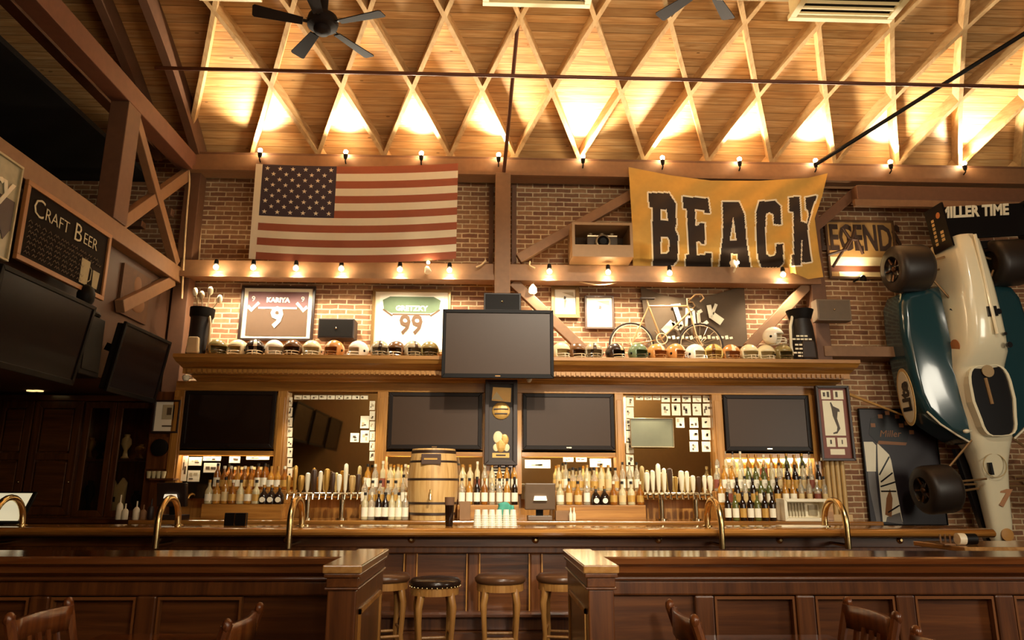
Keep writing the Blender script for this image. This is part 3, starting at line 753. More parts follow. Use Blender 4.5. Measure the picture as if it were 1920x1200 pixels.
HC = dict(cream=('e6d6a8', 'a0702c', 'cfc0a0'), white=('f2e8d0', '9a5a34', 'e8dcc0'), olive=('8a7848', 'e0cc98', '4a3a22'), orange=('c88848', 'f0e0b8', '8a5a30'), brown=('6a4628', 'd8b880', 'c8b088'),
          silver=('b0a080', '4a3424', '8a7858'), black=('2e2018', 'd8c090', 'b8a078'), green=('6a7a58', 'e0d8b0', '3a3a28'), yellow=('d8b868', '8a5a2c', 'a88850'), striped=('3a2a20', 'f0e4c8', 'e8d8b4'))
for _k in ('cream', 'white', 'olive', 'brown', 'green'): HC[_k] = (HC[_k][0], HC[_k][0], HC[_k][2])
HM = {k: [flat('helmet_' + k + s, c, .25, noise=.03, coat=.4) for s, c in zip(('', '_stripe', '_mask'), v)] for k, v in HC.items()}
HELL = [(408, 'olive', .5), (445, 'cream', -.4), (478, 'striped', .3), (513, 'white', .6), (549, 'brown', 0), (584, 'cream', .1), (627, 'orange', -.5), (671, 'white', -.7), (712, 'silver', .2), (743, 'brown', -.3), (774, 'silver', .5), (805, 'olive', .2)]
HELR = [(1052, 'cream', .4), (1081, 'brown', .5), (1113, 'silver', 0), (1154, 'black', .6), (1196, 'green', .6), (1232, 'orange', .5), (1267, 'orange', .8), (1304, 'white', .7), (1338, 'yellow', -.3), (1371, 'orange', 0), (1404, 'cream', 0), (1436, 'cream', .1), (1467, 'olive', .3)]
for side, H in (('left', HELL), ('right', HELR)):
    for i, (px, c, tn) in enumerate(H):
        x = W(px, 655, 8.6).x
        helmet(x, 8.6 + .02 * (i % 2), ZC + .003, tn, HM[c][0], HM[c][1], HM[c][2], '%s football helmet on the cornice, %s in the row %s of the hanging television' % (c, ORD[i], side), 'helmets on the %s half of the cornice' % side)
helmet(W(1450, 640, 8.66).x, 8.64, ZC + .235, .9, *HM['white'], 'white football helmet resting on top of two others near the dark golf bag', 'helmets on the right half of the cornice')

# ================================================================== GOLF BAGS
def golf_bag(x, y, label, dark, trim, lean, h=.62, r=.13, clubs=True, text=False, sd=1, bell=1.0):
    t = T('golf_bag', label, 'golf bag', (x, y, ZC), 'golf bags on the cornice')
    Rm = rotm(0, lean, 0); c = (x, y, ZC + .002)
    MB().lathe([(r * .85 * bell, 0), (r * bell, .02), (r * bell, .12), (r * (.92 + bell - 1), h * .45), (r * .94, h * .72), (r * .8 if bell > 1 else r * .97, h * .85), (r * .8 if bell > 1 else r, h)], 18, c, Rm).build('bag_body', dark, t, smooth=True)
    k_ = .82 if bell > 1 else 1.0
    MB().lathe([(r * 1.02 * k_, h - .1), (r * 1.1 * k_, h - .08), (r * 1.12, h + .02), (r * .9, h + .025)], 18, c, Rm).build('collar', BLK2, t, smooth=True)
    P = lambda a, b, d: V(c) + (Rm @ V((a, b, d)))
    mb = MB(); mb.prism([(x - r * .6, ZC + .06), (x + r * .6, ZC + .06), (x + r * .5, ZC + h * .42), (x - r * .5, ZC + h * .42)], y - r * 1.25, y - r * .7); mb.build('front_pocket', trim, t, bevel=.02)
    mb = MB(); mb.tube([P(sd * r * .8, -.05, h * .9), P(sd * r * 1.12, -.08, h * .7), P(sd * r * 1.2, -.08, h * .35), P(sd * r * 1.0, -.04, h * .1)], .018, 6); mb.build('strap', trim if not text else CREAMP, t, smooth=True)
    if clubs:
        for k, (dx, hh, tx) in enumerate(((-.05, .2, -.12), (.0, .16, -.06), (.05, .22, .02), (.09, .12, .16))):
            cl = MB().tube([P(dx, .0, h - .02), P(dx + tx * .5, 0, h + hh)], .008, 6).build('golf_club', STEEL, t)
            MB().ball(P(dx + tx * .62, 0, h + hh + .03), .045, 10, 8, (.75, .8, 1.25)).build('head_cover', WHITE if k != 1 else trim, cl, smooth=True)
    return t
BAGD = flat('bag_black', '1c120c', .5)
golf_bag(W(372, 650, 8.75).x, 8.72, 'tall dark golf bag with white club covers at the left end of the cornice', BAGD, flat('bag_cream', 'c0a880', .6), .03)
g = golf_bag(W(1505, 650, 8.72).x, 8.72, 'dark golf bag with pale printing at the right end of the cornice', BAGD, flat('bag_brown', '2e2016', .6), 0, .68, .15, clubs=False, text=True, sd=-1, bell=1.12)
mb = MB(); gx = W(1507, 620, 8.5).x
for k, (z, n) in enumerate(((.3, 3), (.26, 5), (.19, 4), (.14, 4), (.09, 5), (.05, 3))):
    for i in range(n): mb.box((gx - .025 * n + i * .05, 8.548, ZC + z + .03), (gx - .025 * n + i * .05 + .038, 8.556, ZC + z + .05))
mb.build('printing', CREAMP, g)

# ================================================================== HANGING TELEVISION
t = tv('hanging_television', 'large black television hung in front of the cornice at the middle', rect(829, 581, 1038, 709, 8.16), 8.25, .1, .04, .05)
mb = MB(); p = W(940, 640, 8.25); mb.bar((p.x, 8.24, p.z), (p.x, 8.88, p.z + .12), .09, .09); mb.box((p.x - .2, 8.235, p.z - .15), (p.x + .2, 8.26, p.z + .15)); mb.build('wall_mount', BLK2, t)
# ================================================================== BACK BAR
XC0, XC1 = W(323, 675, 8.28).x, W(1613, 675, 8.28).x
YFACE = 8.72
bb = T('back_bar', 'long golden oak back bar with cornice and mirrors against the brick wall', 'back bar', (.3, 9.0, 0))
def extr(mb, prof, x0, x1, mit=0):
    """profile in (y, z) run along x; mit pulls each end in by the depth so that the ends are mitred"""
    ymin = min(p[0] for p in prof)
    A = [mb.v((x0 + (p[0] - ymin) * mit, p[0], p[1])) for p in prof]; B_ = [mb.v((x1 - (p[0] - ymin) * mit, p[0], p[1])) for p in prof]
    mb.f(A); mb.f(B_[::-1]); n = len(prof)
    for i in range(n): mb.f([A[i], A[(i + 1) % n], B_[(i + 1) % n], B_[i]])
    return mb
extr(MB(), [(9.29, 2.945), (8.28, 2.945), (8.28, 2.905), (8.30, 2.89), (8.33, 2.86), (8.38, 2.84), (8.42, 2.815), (8.45, 2.80), (8.45, 2.74), (8.58, 2.74), (8.60, 2.72), (8.66, 2.70), (8.68, 2.685), (9.29, 2.685)], XC0, XC1, .35).build('cornice', OAK, bb)
mb = MB(); n = 132; xa, xb = XC0 + .12, XC1 - .12
for k in range(n):
    x = xa + (xb - xa) * k / n; mb.box((x, 8.425, 2.748), (x + .6 * (xb - xa) / n, 8.452, 2.79))
mb.build('dentil_molding', OAK, bb)
mb = MB(); n = 190
for k in range(n):
    x = xa + (xb - xa) * k / n; mb.box((x, 8.372, 2.846), (x + .5 * (xb - xa) / n, 8.392, 2.862))
mb.build('bead_molding', OAK, bb)
XB0, XB1 = -3.74, 4.13
MB().box((XB0, YFACE, 2.575), (XB1, 8.95, 2.69)).build('frieze', OAK, bb, bevel=.004)
BAY = [(-3.615, -2.515), (-2.40, -1.33), (-1.20, -.055), (.41, 1.54), (1.65, 2.735), (2.86, 3.94)]
edges = [XB0] + [e for b in BAY for e in b] + [XB1]
for k in range(0, len(edges), 2):
    a, b = edges[k], edges[k + 1]
    mb = MB(); mb.box((a, YFACE - .02, 1.38), (b, 8.95, 2.575))
    w = b - a
    mb.box((a + w * .18, YFACE - .032, 1.5), (b - w * .18, YFACE - .018, 2.5))
    mb.build('pilaster', OAKZ, bb, bevel=.006)
for k in (0, 2, 3, 5):
    a, b = BAY[k]
    mb = MB(); mb.box((a, YFACE - .01, 1.812), (b, YFACE + .014, 1.892)); mb.box((a, YFACE - .01, 1.862), (b, 8.95, 1.892)); mb.build('rail', OAK, bb, bevel=.003)
MB().box((XB0, 8.95, 1.1), (XB1, 9.0, 2.6)).build('back_panel', OAKZ, bb)
MIR = flat('mirror_glass', 'd8c9a6', .03, 1, noise=0)
for k, (a, b) in enumerate(BAY):
    z1 = 2.575 if k in (1, 4) else 1.862
    MB().box((a, 8.8, 1.32), (b, 8.81, z1)).build('mirror', MIR, bb)
    if k not in (1, 4): MB().box((a, 8.79, 1.892), (b, 8.83, 2.575)).build('panel', OAK, bb)
# base and stepped risers
CT = 1.10
MB().box((XB0, 8.35, 0), (4.35, 9.2, CT - .045)).build('base_cabinet', WALNZ, bb)
tag(MB().box((XB0 - .1, 8.13, CT - .045), (4.4, 9.0, CT)).build('back_counter', TOPM, bevel=.012), 'long polished oak counter along the foot of the back bar', 'counter')
ST1, ST2, ST3 = 1.262, 1.42, 1.555
def step(x0, x1, ya, yb2, z0, z1, label, m=OAK): return tag(MB().box((x0, ya, z0 + .001), (x1, yb2, z1)).build('bottle_step', m, bevel=.004), label, 'bottle step', 'bottle steps')
def sx(px, y=8.5): return W(px, 950, y).x
SEC = dict(A=(sx(383), sx(532)), B=(sx(676), sx(762)), C=(sx(858), sx(972)), D=(sx(1042), sx(1208)), E=(sx(1345), sx(1556)))
for s, nm in (('A', 'under the leftmost wall screen'), ('B', 'left of the wooden barrel'), ('C', 'right of the wooden barrel'), ('D', 'between the grey till and the right beer taps'), ('E', 'at the right end of the back bar')):
    a, b = SEC[s]
    step(a, b, 8.42, 8.78, CT, ST1, 'low oak step carrying bottles ' + nm)
    step(a, b, 8.55, 8.78, ST1, ST2, 'upper oak step carrying bottles ' + nm)
    if s == 'E': step(a + .05, b - .05, 8.66, 8.78, ST2, ST3, 'topmost oak step carrying bottles ' + nm)
# fluted quarter column at the right end
mb = MB(); a, b = sx(1556, 8.6), sx(1594, 8.6)
mb.box((a - .02, 8.6, CT), (b + .02, 8.75, CT + .06))
for k in range(4):
    x = a + (b - a) * (k + .5) / 4; mb.tube([(x, 8.64, CT + .06), (x, 8.64, 1.86)], (b - a) / 9, 10)
mb.box((a, 8.66, CT), (b, 8.75, 2.6)); mb.build('fluted_pilaster', flat('pale_oak', 'c8a468', .4), bb, smooth=True)

# ------------------------------------------------------------------ televisions in the hutch
def wtv(r, label, screen):
    x0, x1, z0, z1 = r; return tv('wall_television', label, r, 8.785, .1, .045, .05, screen, 'televisions in the back bar', frame=TVF)
TVF = flat('bronze_black_frame', '1a100a', .4, noise=0, spec=.2)
for (a, b), lab, s in ((BAY[0], 'dark wall television in the leftmost bay of the back bar', SCR_D), (BAY[2], 'wall television in the back bar directly above the wooden barrel', SCR),
                    (BAY[3], 'wall television in the back bar above the grey till', SCR), (BAY[5], 'wall television in the back bar beside the tall framed player photo', SCR)):
    wtv((a + .015, b - .015, 1.897, 2.568), lab, s)
# under-rail strips and cornice pucks light the bottles
for k in (0, 2, 3, 5):
    a, b = BAY[k]; lamp('rail_strip_light', 'AREA', ((a + b) / 2, YFACE + .045, 1.855), 7 if k else 5, CREAM, ((a + b) / 2, YFACE + .02, 0), b - a - .1, .04)
for k in (1, 4):
    a, b = BAY[k]
    for f in (.25, .75): lamp('cornice_puck_light', 'SPOT', (a + (b - a) * f, 8.5, 2.66), 55, CREAM, (a + (b - a) * f, 8.55, 1.2), .04, angle=75)

# ------------------------------------------------------------------ cards stuck round the mirrors; inner and low ones imitate reflections
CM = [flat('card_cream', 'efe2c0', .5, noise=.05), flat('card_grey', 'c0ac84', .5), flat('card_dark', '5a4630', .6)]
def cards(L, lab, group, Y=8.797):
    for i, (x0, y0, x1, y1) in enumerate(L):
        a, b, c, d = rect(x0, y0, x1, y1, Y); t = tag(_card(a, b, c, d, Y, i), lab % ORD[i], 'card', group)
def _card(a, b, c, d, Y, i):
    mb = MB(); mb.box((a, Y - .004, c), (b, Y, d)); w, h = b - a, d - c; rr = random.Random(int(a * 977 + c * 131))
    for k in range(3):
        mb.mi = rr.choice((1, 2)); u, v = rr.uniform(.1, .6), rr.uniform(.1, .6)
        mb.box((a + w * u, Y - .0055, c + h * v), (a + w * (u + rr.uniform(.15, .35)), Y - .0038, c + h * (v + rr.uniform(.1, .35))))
    return mb.build('mirror_card', CM)
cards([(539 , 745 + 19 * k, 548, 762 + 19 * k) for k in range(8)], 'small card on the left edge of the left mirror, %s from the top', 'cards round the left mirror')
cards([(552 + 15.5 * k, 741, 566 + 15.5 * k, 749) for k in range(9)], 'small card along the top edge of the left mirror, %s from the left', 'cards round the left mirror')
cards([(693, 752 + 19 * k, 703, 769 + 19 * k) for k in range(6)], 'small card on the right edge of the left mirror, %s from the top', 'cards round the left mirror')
cards([(676, 780, 692, 803), (676, 807, 692, 830), (657, 812, 673, 829)], 'small card standing in for a reflected picture in the left mirror, %s from the top', 'cards round the left mirror')  # stand-ins for pictures reflected in the glass
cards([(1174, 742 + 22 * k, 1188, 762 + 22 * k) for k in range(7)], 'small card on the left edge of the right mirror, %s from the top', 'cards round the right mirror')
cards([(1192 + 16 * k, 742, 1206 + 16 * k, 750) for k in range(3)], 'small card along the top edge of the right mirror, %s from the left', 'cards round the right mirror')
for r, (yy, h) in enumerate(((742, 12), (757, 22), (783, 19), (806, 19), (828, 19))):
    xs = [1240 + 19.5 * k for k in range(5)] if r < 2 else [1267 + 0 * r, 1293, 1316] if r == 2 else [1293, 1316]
    cards([(x, yy, x + 16, yy + h) for x in xs], 'card imitating a reflected picture in the right mirror, %%s from left, %s row down' % ORD[r], 'cards round the right mirror')  # a reflected wall of pictures, built as cards on the glass
cards([(341, 855, 351, 902), (354, 857, 378, 873), (352, 882, 374, 903), (381, 856, 414, 864), (382, 868, 412, 886), (430, 856, 450, 868), (462, 856, 505, 862)], 'pale card imitating a low-mirror reflection under the leftmost screen, %s from the left', 'reflection cards in the low mirrors')  # this row and the next two imitate pale reflections
cards([(984, 862, 1032, 878), (1056, 858, 1075, 866), (1080, 858, 1100, 866), (1106, 860, 1146, 876)], 'pale card imitating a low-mirror reflection above the grey till, %s from the left', 'reflection cards in the low mirrors')
cards([(1362, 861, 1402, 867), (1405, 861, 1442, 867), (1446, 861, 1470, 867), (1474, 858, 1492, 885), (1496, 858, 1518, 890)], 'pale card imitating a low-mirror reflection at the right end, %s from the left', 'reflection cards in the low mirrors')
def cups9(mb, x0, x1, z0, z1, y):
    mb.mi = 1
tv('reflected_screen', 'solid greenish panel standing in for a screen reflected in the right mirror', rect(1182, 784, 1263, 839, 8.66), 8.7, .05, .008, .008, flat('green_grey_reflection', '66644c', .3, noise=.1), frame=STEEL, logo=False)  # a reflection in the mirror, built as a solid panel
MB().tube([((BAY[4][0] + .35), 8.7, 2.15), ((BAY[4][0] + .35), 8.8, 2.2)], .015).build('arm', STEEL, bpy.data.objects['reflected_screen'])

# ------------------------------------------------------------------ tall memorabilia frame on the middle pilaster, menu card below
HMM = [flat('memorabilia_back', '33241a', .5), flat('memorabilia_gold', 'c89a50', .35, .3), flat('memorabilia_cream', 'e6d2a0', .5)]
def helm_art(mb, x0, x1, z0, z1, y):
    w, h = x1 - x0, z1 - z0; cx = (x0 + x1) / 2
    mb.mi = 1; mb.prism([(x0 + w * .1, z0 + h * .78), (x0 + w * .9, z0 + h * .76), (x0 + w * .92, z0 + h * .95), (x0 + w * .15, z0 + h * .96)], y - .004, y)
    mb.mi = 2; mb.prism([(x0 + w * .1, z0 + h * .80), (x0 + w * .6, z0 + h * .78), (x0 + w * .3, z0 + h * .9)], y - .007, y)
    mb.mi = 1; mb.ball((cx, y - .004, z0 + h * .645), w * .38, 16, 10, (1, .25, .95))
    mb.mi = 0; mb.box((cx - w * .3, y - w * .13, z0 + h * .66), (cx + w * .3, y - w * .02, z0 + h * .675)); mb.box((cx - w * .26, y - w * .13, z0 + h * .60), (cx + w * .26, y - w * .02, z0 + h * .615))
    for u, v, s, mi in ((-.12, .3, .2, 2), (.14, .27, .18, 1), (.0, .2, .22, 1), (-.2, .17, .12, 2), (.24, .17, .12, 2)):
        mb.mi = mi; mb.ball((cx + w * u, y, z0 + h * v), w * s, 10, 8, (1, .2, 1.3))
    mb.mi = 1; mb.box((x0 + w * .15, y - .006, z0 + h * .04), (x1 - w * .15, y, z0 + h * .1))
    mb.mi = 0; mb.box((x0 + w * .3, y - .008, z0 + h * .06), (x1 - w * .3, y, z0 + h * .08))
framed('memorabilia_frame', 'tall dark frame with a gold helmet display on the middle pilaster', 'picture', rect(909, 712, 970, 872, 8.62), 8.68, .05, DFRAME, HMM, helm_art, depth=.08)
a, b, c, d = rect(919, 876, 958, 925, 8.69)
t = T('menu_card', 'dark menu card of pale lines under the tall middle frame', 'sign', ((a + b) / 2, 8.69, c))
MB().box((a, 8.685, c), (b, 8.695, d)).build('board', DARKP, t)
mb = MB()
for k in range(7): mb.box((a + .02 + .015 * (k % 2), 8.68, d - .03 - k * .036), (b - .02 - .02 * (k % 3), 8.686, d - .014 - k * .036))
mb.build('lettering', CREAMP, t)
# framed player photo at the right end
PL = [flat('oxblood_mat', '7a3e2c', .5), flat('photo_cream', 'ece0bc', .4, noise=.03), flat('photo_ink', '4a3c2c', .5)]
def player(mb, x0, x1, z0, z1, y):
    w, h = x1 - x0, z1 - z0; U = lambda a, b: (x0 + w * a, z0 + h * b)
    mb.mi = 1
    for q in ((.12, .84, .45, .97), (.55, .84, .9, .97), (.14, .32, .86, .82), (.16, .16, .46, .29), (.54, .16, .86, .29), (.26, .05, .76, .13)):
        mb.box((x0 + w * q[0], y - .004, z0 + h * q[1]), (x0 + w * q[2], y, z0 + h * q[3]))
    mb.mi = 2
    for pg in ([(.42, .34), (.56, .35), (.68, .42), (.6, .56), (.64, .66), (.72, .66), (.7, .7), (.5, .74), (.44, .8), (.4, .79), (.44, .7), (.46, .6), (.58, .44), (.55, .38), (.42, .36)],):
        pts = [U(*p) for p in pg]
        mb.prism(pts, y - .006, y - .003)
    for q in ((.18, .88, .26, .94), (.32, .87, .4, .95), (.62, .87, .7, .95), (.28, .2, .34, .26), (.68, .2, .72, .26)): mb.box((x0 + w * q[0], y - .006, z0 + h * q[1]), (x0 + w * q[2], y - .003, z0 + h * q[3]))
framed('framed_photo', 'tall framed photo of a ball player with a red brown mat at the right end', 'picture', rect(1535, 723, 1598, 864, 8.55), 8.6, .03, DFRAME, PL, player, depth=.06)
t = T('small_camera', 'small white dome camera under the left end of the cornice', 'camera', tuple(W(349, 707, 8.5)))
p = W(349, 707, 8.5); MB().lathe([(.035, .02), (.045, 0), (.03, -.04), (.005, -.05)], 14, p).build('dome', WHITE, t, smooth=True)
MB().bar(p + V((0, 0, .01)), p + V((0, .15, .01)), .03, .02).build('bracket', WHITE, t)
p = W(992, 712, 8.5); t = T('small_camera', 'small white dome camera under the cornice beside the hanging television', 'camera', tuple(p))
MB().lathe([(.03, .02), (.035, 0), (.02, -.03), (.005, -.035)], 14, p).build('dome', WHITE, t, smooth=True)
MB().bar(p + V((0, 0, .01)), p + V((0, .15, .01)), .03, .02).build('bracket', WHITE, t)
# ================================================================== BOTTLES
def glass(name, c, tr=0, rough=.08): return flat(name, c, rough, noise=0, trans=tr, spec=.6)
GL = dict(clear=glass('clear_glass', 'f0e6c8', .75, .06), amber=glass('amber_glass', '8a5018'), dark=glass('dark_glass', '22140c'), green=glass('green_glass', '5a5a2c'), honey=glass('honey_glass', 'c88a34', .3), pale=glass('pale_glass', 'e2d2a2', .35))
LB = dict(cream=flat('label_cream', 'f2e8cc', .6, noise=.04), gold=flat('label_gold', 'c89a4a', .4, .2), dark=flat('label_dark', '33241a', .6), red=flat('label_red', '8a4630', .6), tan=flat('label_tan', 'd8bc84', .6))
CP = dict(dark=flat('cap_dark', '1c120c', .4, noise=0), gold=flat('cap_gold', 'b8863c', .3, .5, noise=0), cream=flat('cap_cream', 'e8dcbc', .5, noise=0))
SHAPE = dict(
    tall=[(.03, 0), (.037, .005), (.037, .17), (.034, .19), (.017, .225), (.014, .24), (.014, .285)],
    round=[(.035, 0), (.043, .006), (.043, .125), (.038, .15), (.018, .185), (.015, .2), (.015, .255)],
    slim=[(.026, 0), (.031, .004), (.031, .2), (.026, .225), (.013, .25), (.012, .32)],
    wine=[(.03, 0), (.036, .004), (.036, .175), (.03, .205), (.015, .235), (.0145, .30)],
    squat=[(.045, 0), (.053, .006), (.055, .07), (.045, .11), (.02, .14), (.016, .155), (.016, .2)])
def bottle_proto(shape, g, l, c):
    pr = SHAPE[shape]; h = pr[-1][1]; t = T('bottle', 'x', 'bottle')
    MB().lathe(pr, 12).build('glass_body', GL[g], t, smooth=True, local=True)
    r = max(p[0] for p in pr) + .0012; a = .035 if shape != 'squat' else .02; b = a + (.10 if shape in ('tall', 'slim', 'wine') else .075 if shape == 'round' else .045)
    if shape == 'squat':
        MB().lathe([(.03, 0), (.03, .006)], 14, (0, -.049, .05), rotm(pi / 2)).build('label', LB[l], t, local=True)
    else: MB().lathe([(r, a), (r, b)], 12, cap=False).build('label', LB[l], t, smooth=True, local=True)
    MB().lathe([(pr[-1][0] + .003, h - .02), (pr[-1][0] + .003, h + .012)], 10).build('cap', CP[c], t, smooth=True, local=True)
    return t
PRO = {}
def bottle(x, y, z, kind, label, group):
    if kind not in PRO:
        PRO[kind] = bottle_proto(*kind); o = PRO[kind]; o.location = (x, y, z); o['label'] = label; o['group'] = group; return o
    return dup(PRO[kind], (x, y, z), label, group)
GN = dict(clear='clear', amber='amber', dark='dark', green='green', honey='honey coloured', pale='pale')
def row(x0, x1, n, y, z, kinds, where, group, tier):
    for i in range(n):
        k = kinds[i % len(kinds)] if isinstance(kinds, list) else R.choice(kinds)
        x = x0 + (x1 - x0) * (i / (n - 1) if n > 1 else .5)
        bottle(x, y + R.uniform(-.008, .008), z + .001, k, '%s bottle with %s label, %s from left on %s %s' % (GN[k[1]], k[2], ORD[i], tier, where), group)
KA = (('tall', 'amber', 'cream', 'dark'), ('round', 'honey', 'cream', 'gold'), ('tall', 'honey', 'tan', 'dark'), ('wine', 'dark', 'cream', 'dark'), ('round', 'amber', 'gold', 'cream'), ('slim', 'pale', 'cream', 'dark'))
KC = (('tall', 'clear', 'cream', 'cream'), ('slim', 'clear', 'cream', 'dark'), ('tall', 'pale', 'tan', 'gold'), ('round', 'clear', 'gold', 'dark'), ('slim', 'pale', 'red', 'cream'), ('tall', 'honey', 'cream', 'dark'))
KE = (('slim', 'clear', 'tan', 'dark'), ('tall', 'honey', 'cream', 'gold'), ('slim', 'pale', 'cream', 'cream'), ('wine', 'green', 'cream', 'gold'), ('tall', 'clear', 'red', 'cream'), ('wine', 'dark', 'gold', 'dark'))
def inset(s, m=.05): a, b = SEC[s]; return a + m, b - m
LOWS = [('round', 'pale', 'cream', 'gold'), ('round', 'honey', 'tan', 'dark'), ('tall', 'honey', 'tan', 'dark'), ('round', 'amber', 'gold', 'cream'), ('round', 'pale', 'tan', 'dark'), ('round', 'honey', 'cream', 'gold'), ('round', 'pale', 'gold', 'dark'), ('squat', 'dark', 'cream', 'gold'), ('squat', 'dark', 'cream', 'gold'), ('squat', 'dark', 'cream', 'gold')]
a, b = inset('A')
row(a, b, 10, 8.47, ST1, LOWS[:7] + LOWS[7:], 'under leftmost screen', 'bottles under the leftmost screen', 'low step')
row(a + .02, b, 11, 8.62, ST2, KA, 'under leftmost screen', 'bottles under the leftmost screen', 'upper step')
a, b = inset('B', .04)
row(sx(684, 8.3), sx(760, 8.3), 7, 8.3, CT, [('tall', 'pale', 'cream', 'dark'), ('tall', 'clear', 'cream', 'cream'), ('wine', 'dark', 'cream', 'gold'), ('tall', 'dark', 'cream', 'dark'), ('tall', 'pale', 'cream', 'gold')], 'left of barrel', 'bottles left of the barrel', 'the counter')
row(a, b, 6, 8.48, ST1, KC, 'left of barrel', 'bottles left of the barrel', 'low step')
row(a, b, 6, 8.64, ST2, KC, 'left of barrel', 'bottles left of the barrel', 'upper step')
a, b = inset('C', .045)
row(a, b, 8, 8.48, ST1, [('tall', 'clear', 'cream', 'dark'), ('tall', 'honey', 'cream', 'dark'), ('wine', 'dark', 'cream', 'dark'), ('tall', 'amber', 'cream', 'gold'), ('slim', 'clear', 'cream', 'cream')], 'right of barrel', 'bottles right of the barrel', 'low step')
row(a, b, 8, 8.64, ST2, KC, 'right of barrel', 'bottles right of the barrel', 'upper step')
a, b = inset('D')
row(a, b, 10, 8.47, ST1, [LOWS[0], LOWS[2], LOWS[1], ('tall', 'clear', 'cream', 'cream'), LOWS[7], LOWS[7], LOWS[3], LOWS[4], LOWS[6], LOWS[3]], 'beside the till', 'bottles beside the grey till', 'low step')
row(a, b, 12, 8.62, ST2, KC, 'beside the till', 'bottles beside the grey till', 'upper step')
a, b = inset('E')
row(sx(1365, 8.3), sx(1448, 8.3), 7, 8.3, CT, [('wine', 'dark', 'cream', 'dark'), ('wine', 'green', 'cream', 'gold'), ('wine', 'dark', 'gold', 'dark')], 'at right end', 'bottles at the right end', 'the counter')
row(a, b, 14, 8.48, ST1, KE, 'at right end', 'bottles at the right end', 'low step')
row(a, b, 14, 8.61, ST2, KE, 'at right end', 'bottles at the right end', 'upper step')
row(a + .05, b - .05, 13, 8.71, ST3, KE, 'at right end', 'bottles at the right end', 'topmost step')

# ================================================================== BEER TAPS
HAND = [flat('tap_cream', 'f2e6c4', .35, noise=.03), flat('tap_tan', 'c8a060', .35), flat('tap_dark', '4a3220', .35), flat('tap_gold', 'c89848', .3, .4)]
def taps(px0, px1, legs, n, label, seed):
    rr = random.Random(seed); Y = 8.42; z = W((px0 + px1) / 2, 928, Y).z; xa, xb = W(px0, 928, Y).x, W(px1, 928, Y).x
    t = T('beer_tap_tower', label, 'beer tap tower', ((xa + xb) / 2, Y, CT), 'beer tap towers')
    mb = MB(); mb.tube([(xa - .03, Y, z), (xb + .03, Y, z)], .032, 14); mb.build('manifold', CHROME, t, smooth=True)
    for px in legs:
        x = W(px, 950, Y).x; mb = MB(); mb.lathe([(.07, 0), (.07, .015), (.033, .02), (.033, z - CT)], 16, (x, Y, CT + .001)); mb.build('column', CHROME, t, smooth=True)
    for k in range(n):
        x = xa + (xb - xa) * k / (n - 1)
        mb = MB(); mb.tube([(x, Y, z), (x, Y - .07, z), (x, Y - .085, z - .05)], .012, 8); mb.ball((x, Y - .055, z), .021)
        f = mb.build('faucet', CHROME, t, smooth=True)
        hh = rr.uniform(.17, .27) + (.07 if rr.random() < .2 else 0); w = rr.uniform(.024, .036)
        mb = MB(); mb.lathe([(.009, 0), (.012, .02), (w * .7, .04), (w, hh * .75), (w * .85, hh * .95), (w * .3, hh)], 8, (x, Y - .06, z + .02)); h = mb.build('tap_handle', HAND[rr.choice((0, 0, 0, 0, 1, 0, 2, 3))], f, smooth=True)
    return t
taps(542, 672, (577, 641), 12, 'long chrome beer tap tower in front of the left mirror', 3)
taps(1212, 1330, (1240, 1304), 12, 'long chrome beer tap tower in front of the right mirror', 5)

# ================================================================== BARREL
bx, by = W(811, 900, 8.3).x, 8.38
zb1 = W(811, 842, 8.3).z; hb_ = zb1 - CT; rb = .285
t = T('wooden_barrel', 'upright pale wooden barrel with dark hoops on the back counter', 'barrel', (bx, by, CT))
STV = wood('barrel_staves', 'a8783c', 'cda060', 'deb878', 'Z', .5, .8)
pr = [(rb * (.86 + .14 * sin(pi * k / 14)), hb_ * k / 14) for k in range(15)]
c = (bx, by, CT + .002)
mb = MB(); mb.lathe(pr[:-1] + [(pr[-1][0], hb_), (pr[-1][0] - .025, hb_), (pr[-1][0] - .025, hb_ - .03)], 28, c); mb.build('staves', STV, t, smooth=True)
for f0, f1 in ((.07, .105), (.22, .25), (.55, .58), (.80, .83), (.93, .975)):
    r0 = rb * (.86 + .14 * sin(pi * (f0 + f1) / 2)) + .004
    mb = MB(); mb.lathe([(r0 - .006, hb_ * f0), (r0, hb_ * f0), (r0, hb_ * f1), (r0 - .006, hb_ * f1)], 28, c, cap=False); mb.build('hoop', flat('hoop_iron', '3c281a', .5, .3), t, smooth=True)
a, b, z0, z1 = rect(790, 851, 827, 871, by - .27)
t2 = MB().box((a, by - .282, z0), (b, by - .268, z1)).build('plate', flat('barrel_plate', '4a3020', .4), t, bevel=.006)
MB().box((a + .03, by - .286, (z0 + z1) / 2 - .006), (b - .04, by - .281, (z0 + z1) / 2 + .012)).build('plate_lettering', LB['gold'], t2)
mb = MB(); zt = CT + hb_ * .35; mb.tube([(bx + .0, by - .27, zt), (bx + .0, by - .36, zt), (bx + .0, by - .37, zt - .05)], .014, 8); mb.tube([(bx, by - .33, zt), (bx, by - .33, zt + .06)], .009, 8); mb.build('spigot', BRASS, t, smooth=True)

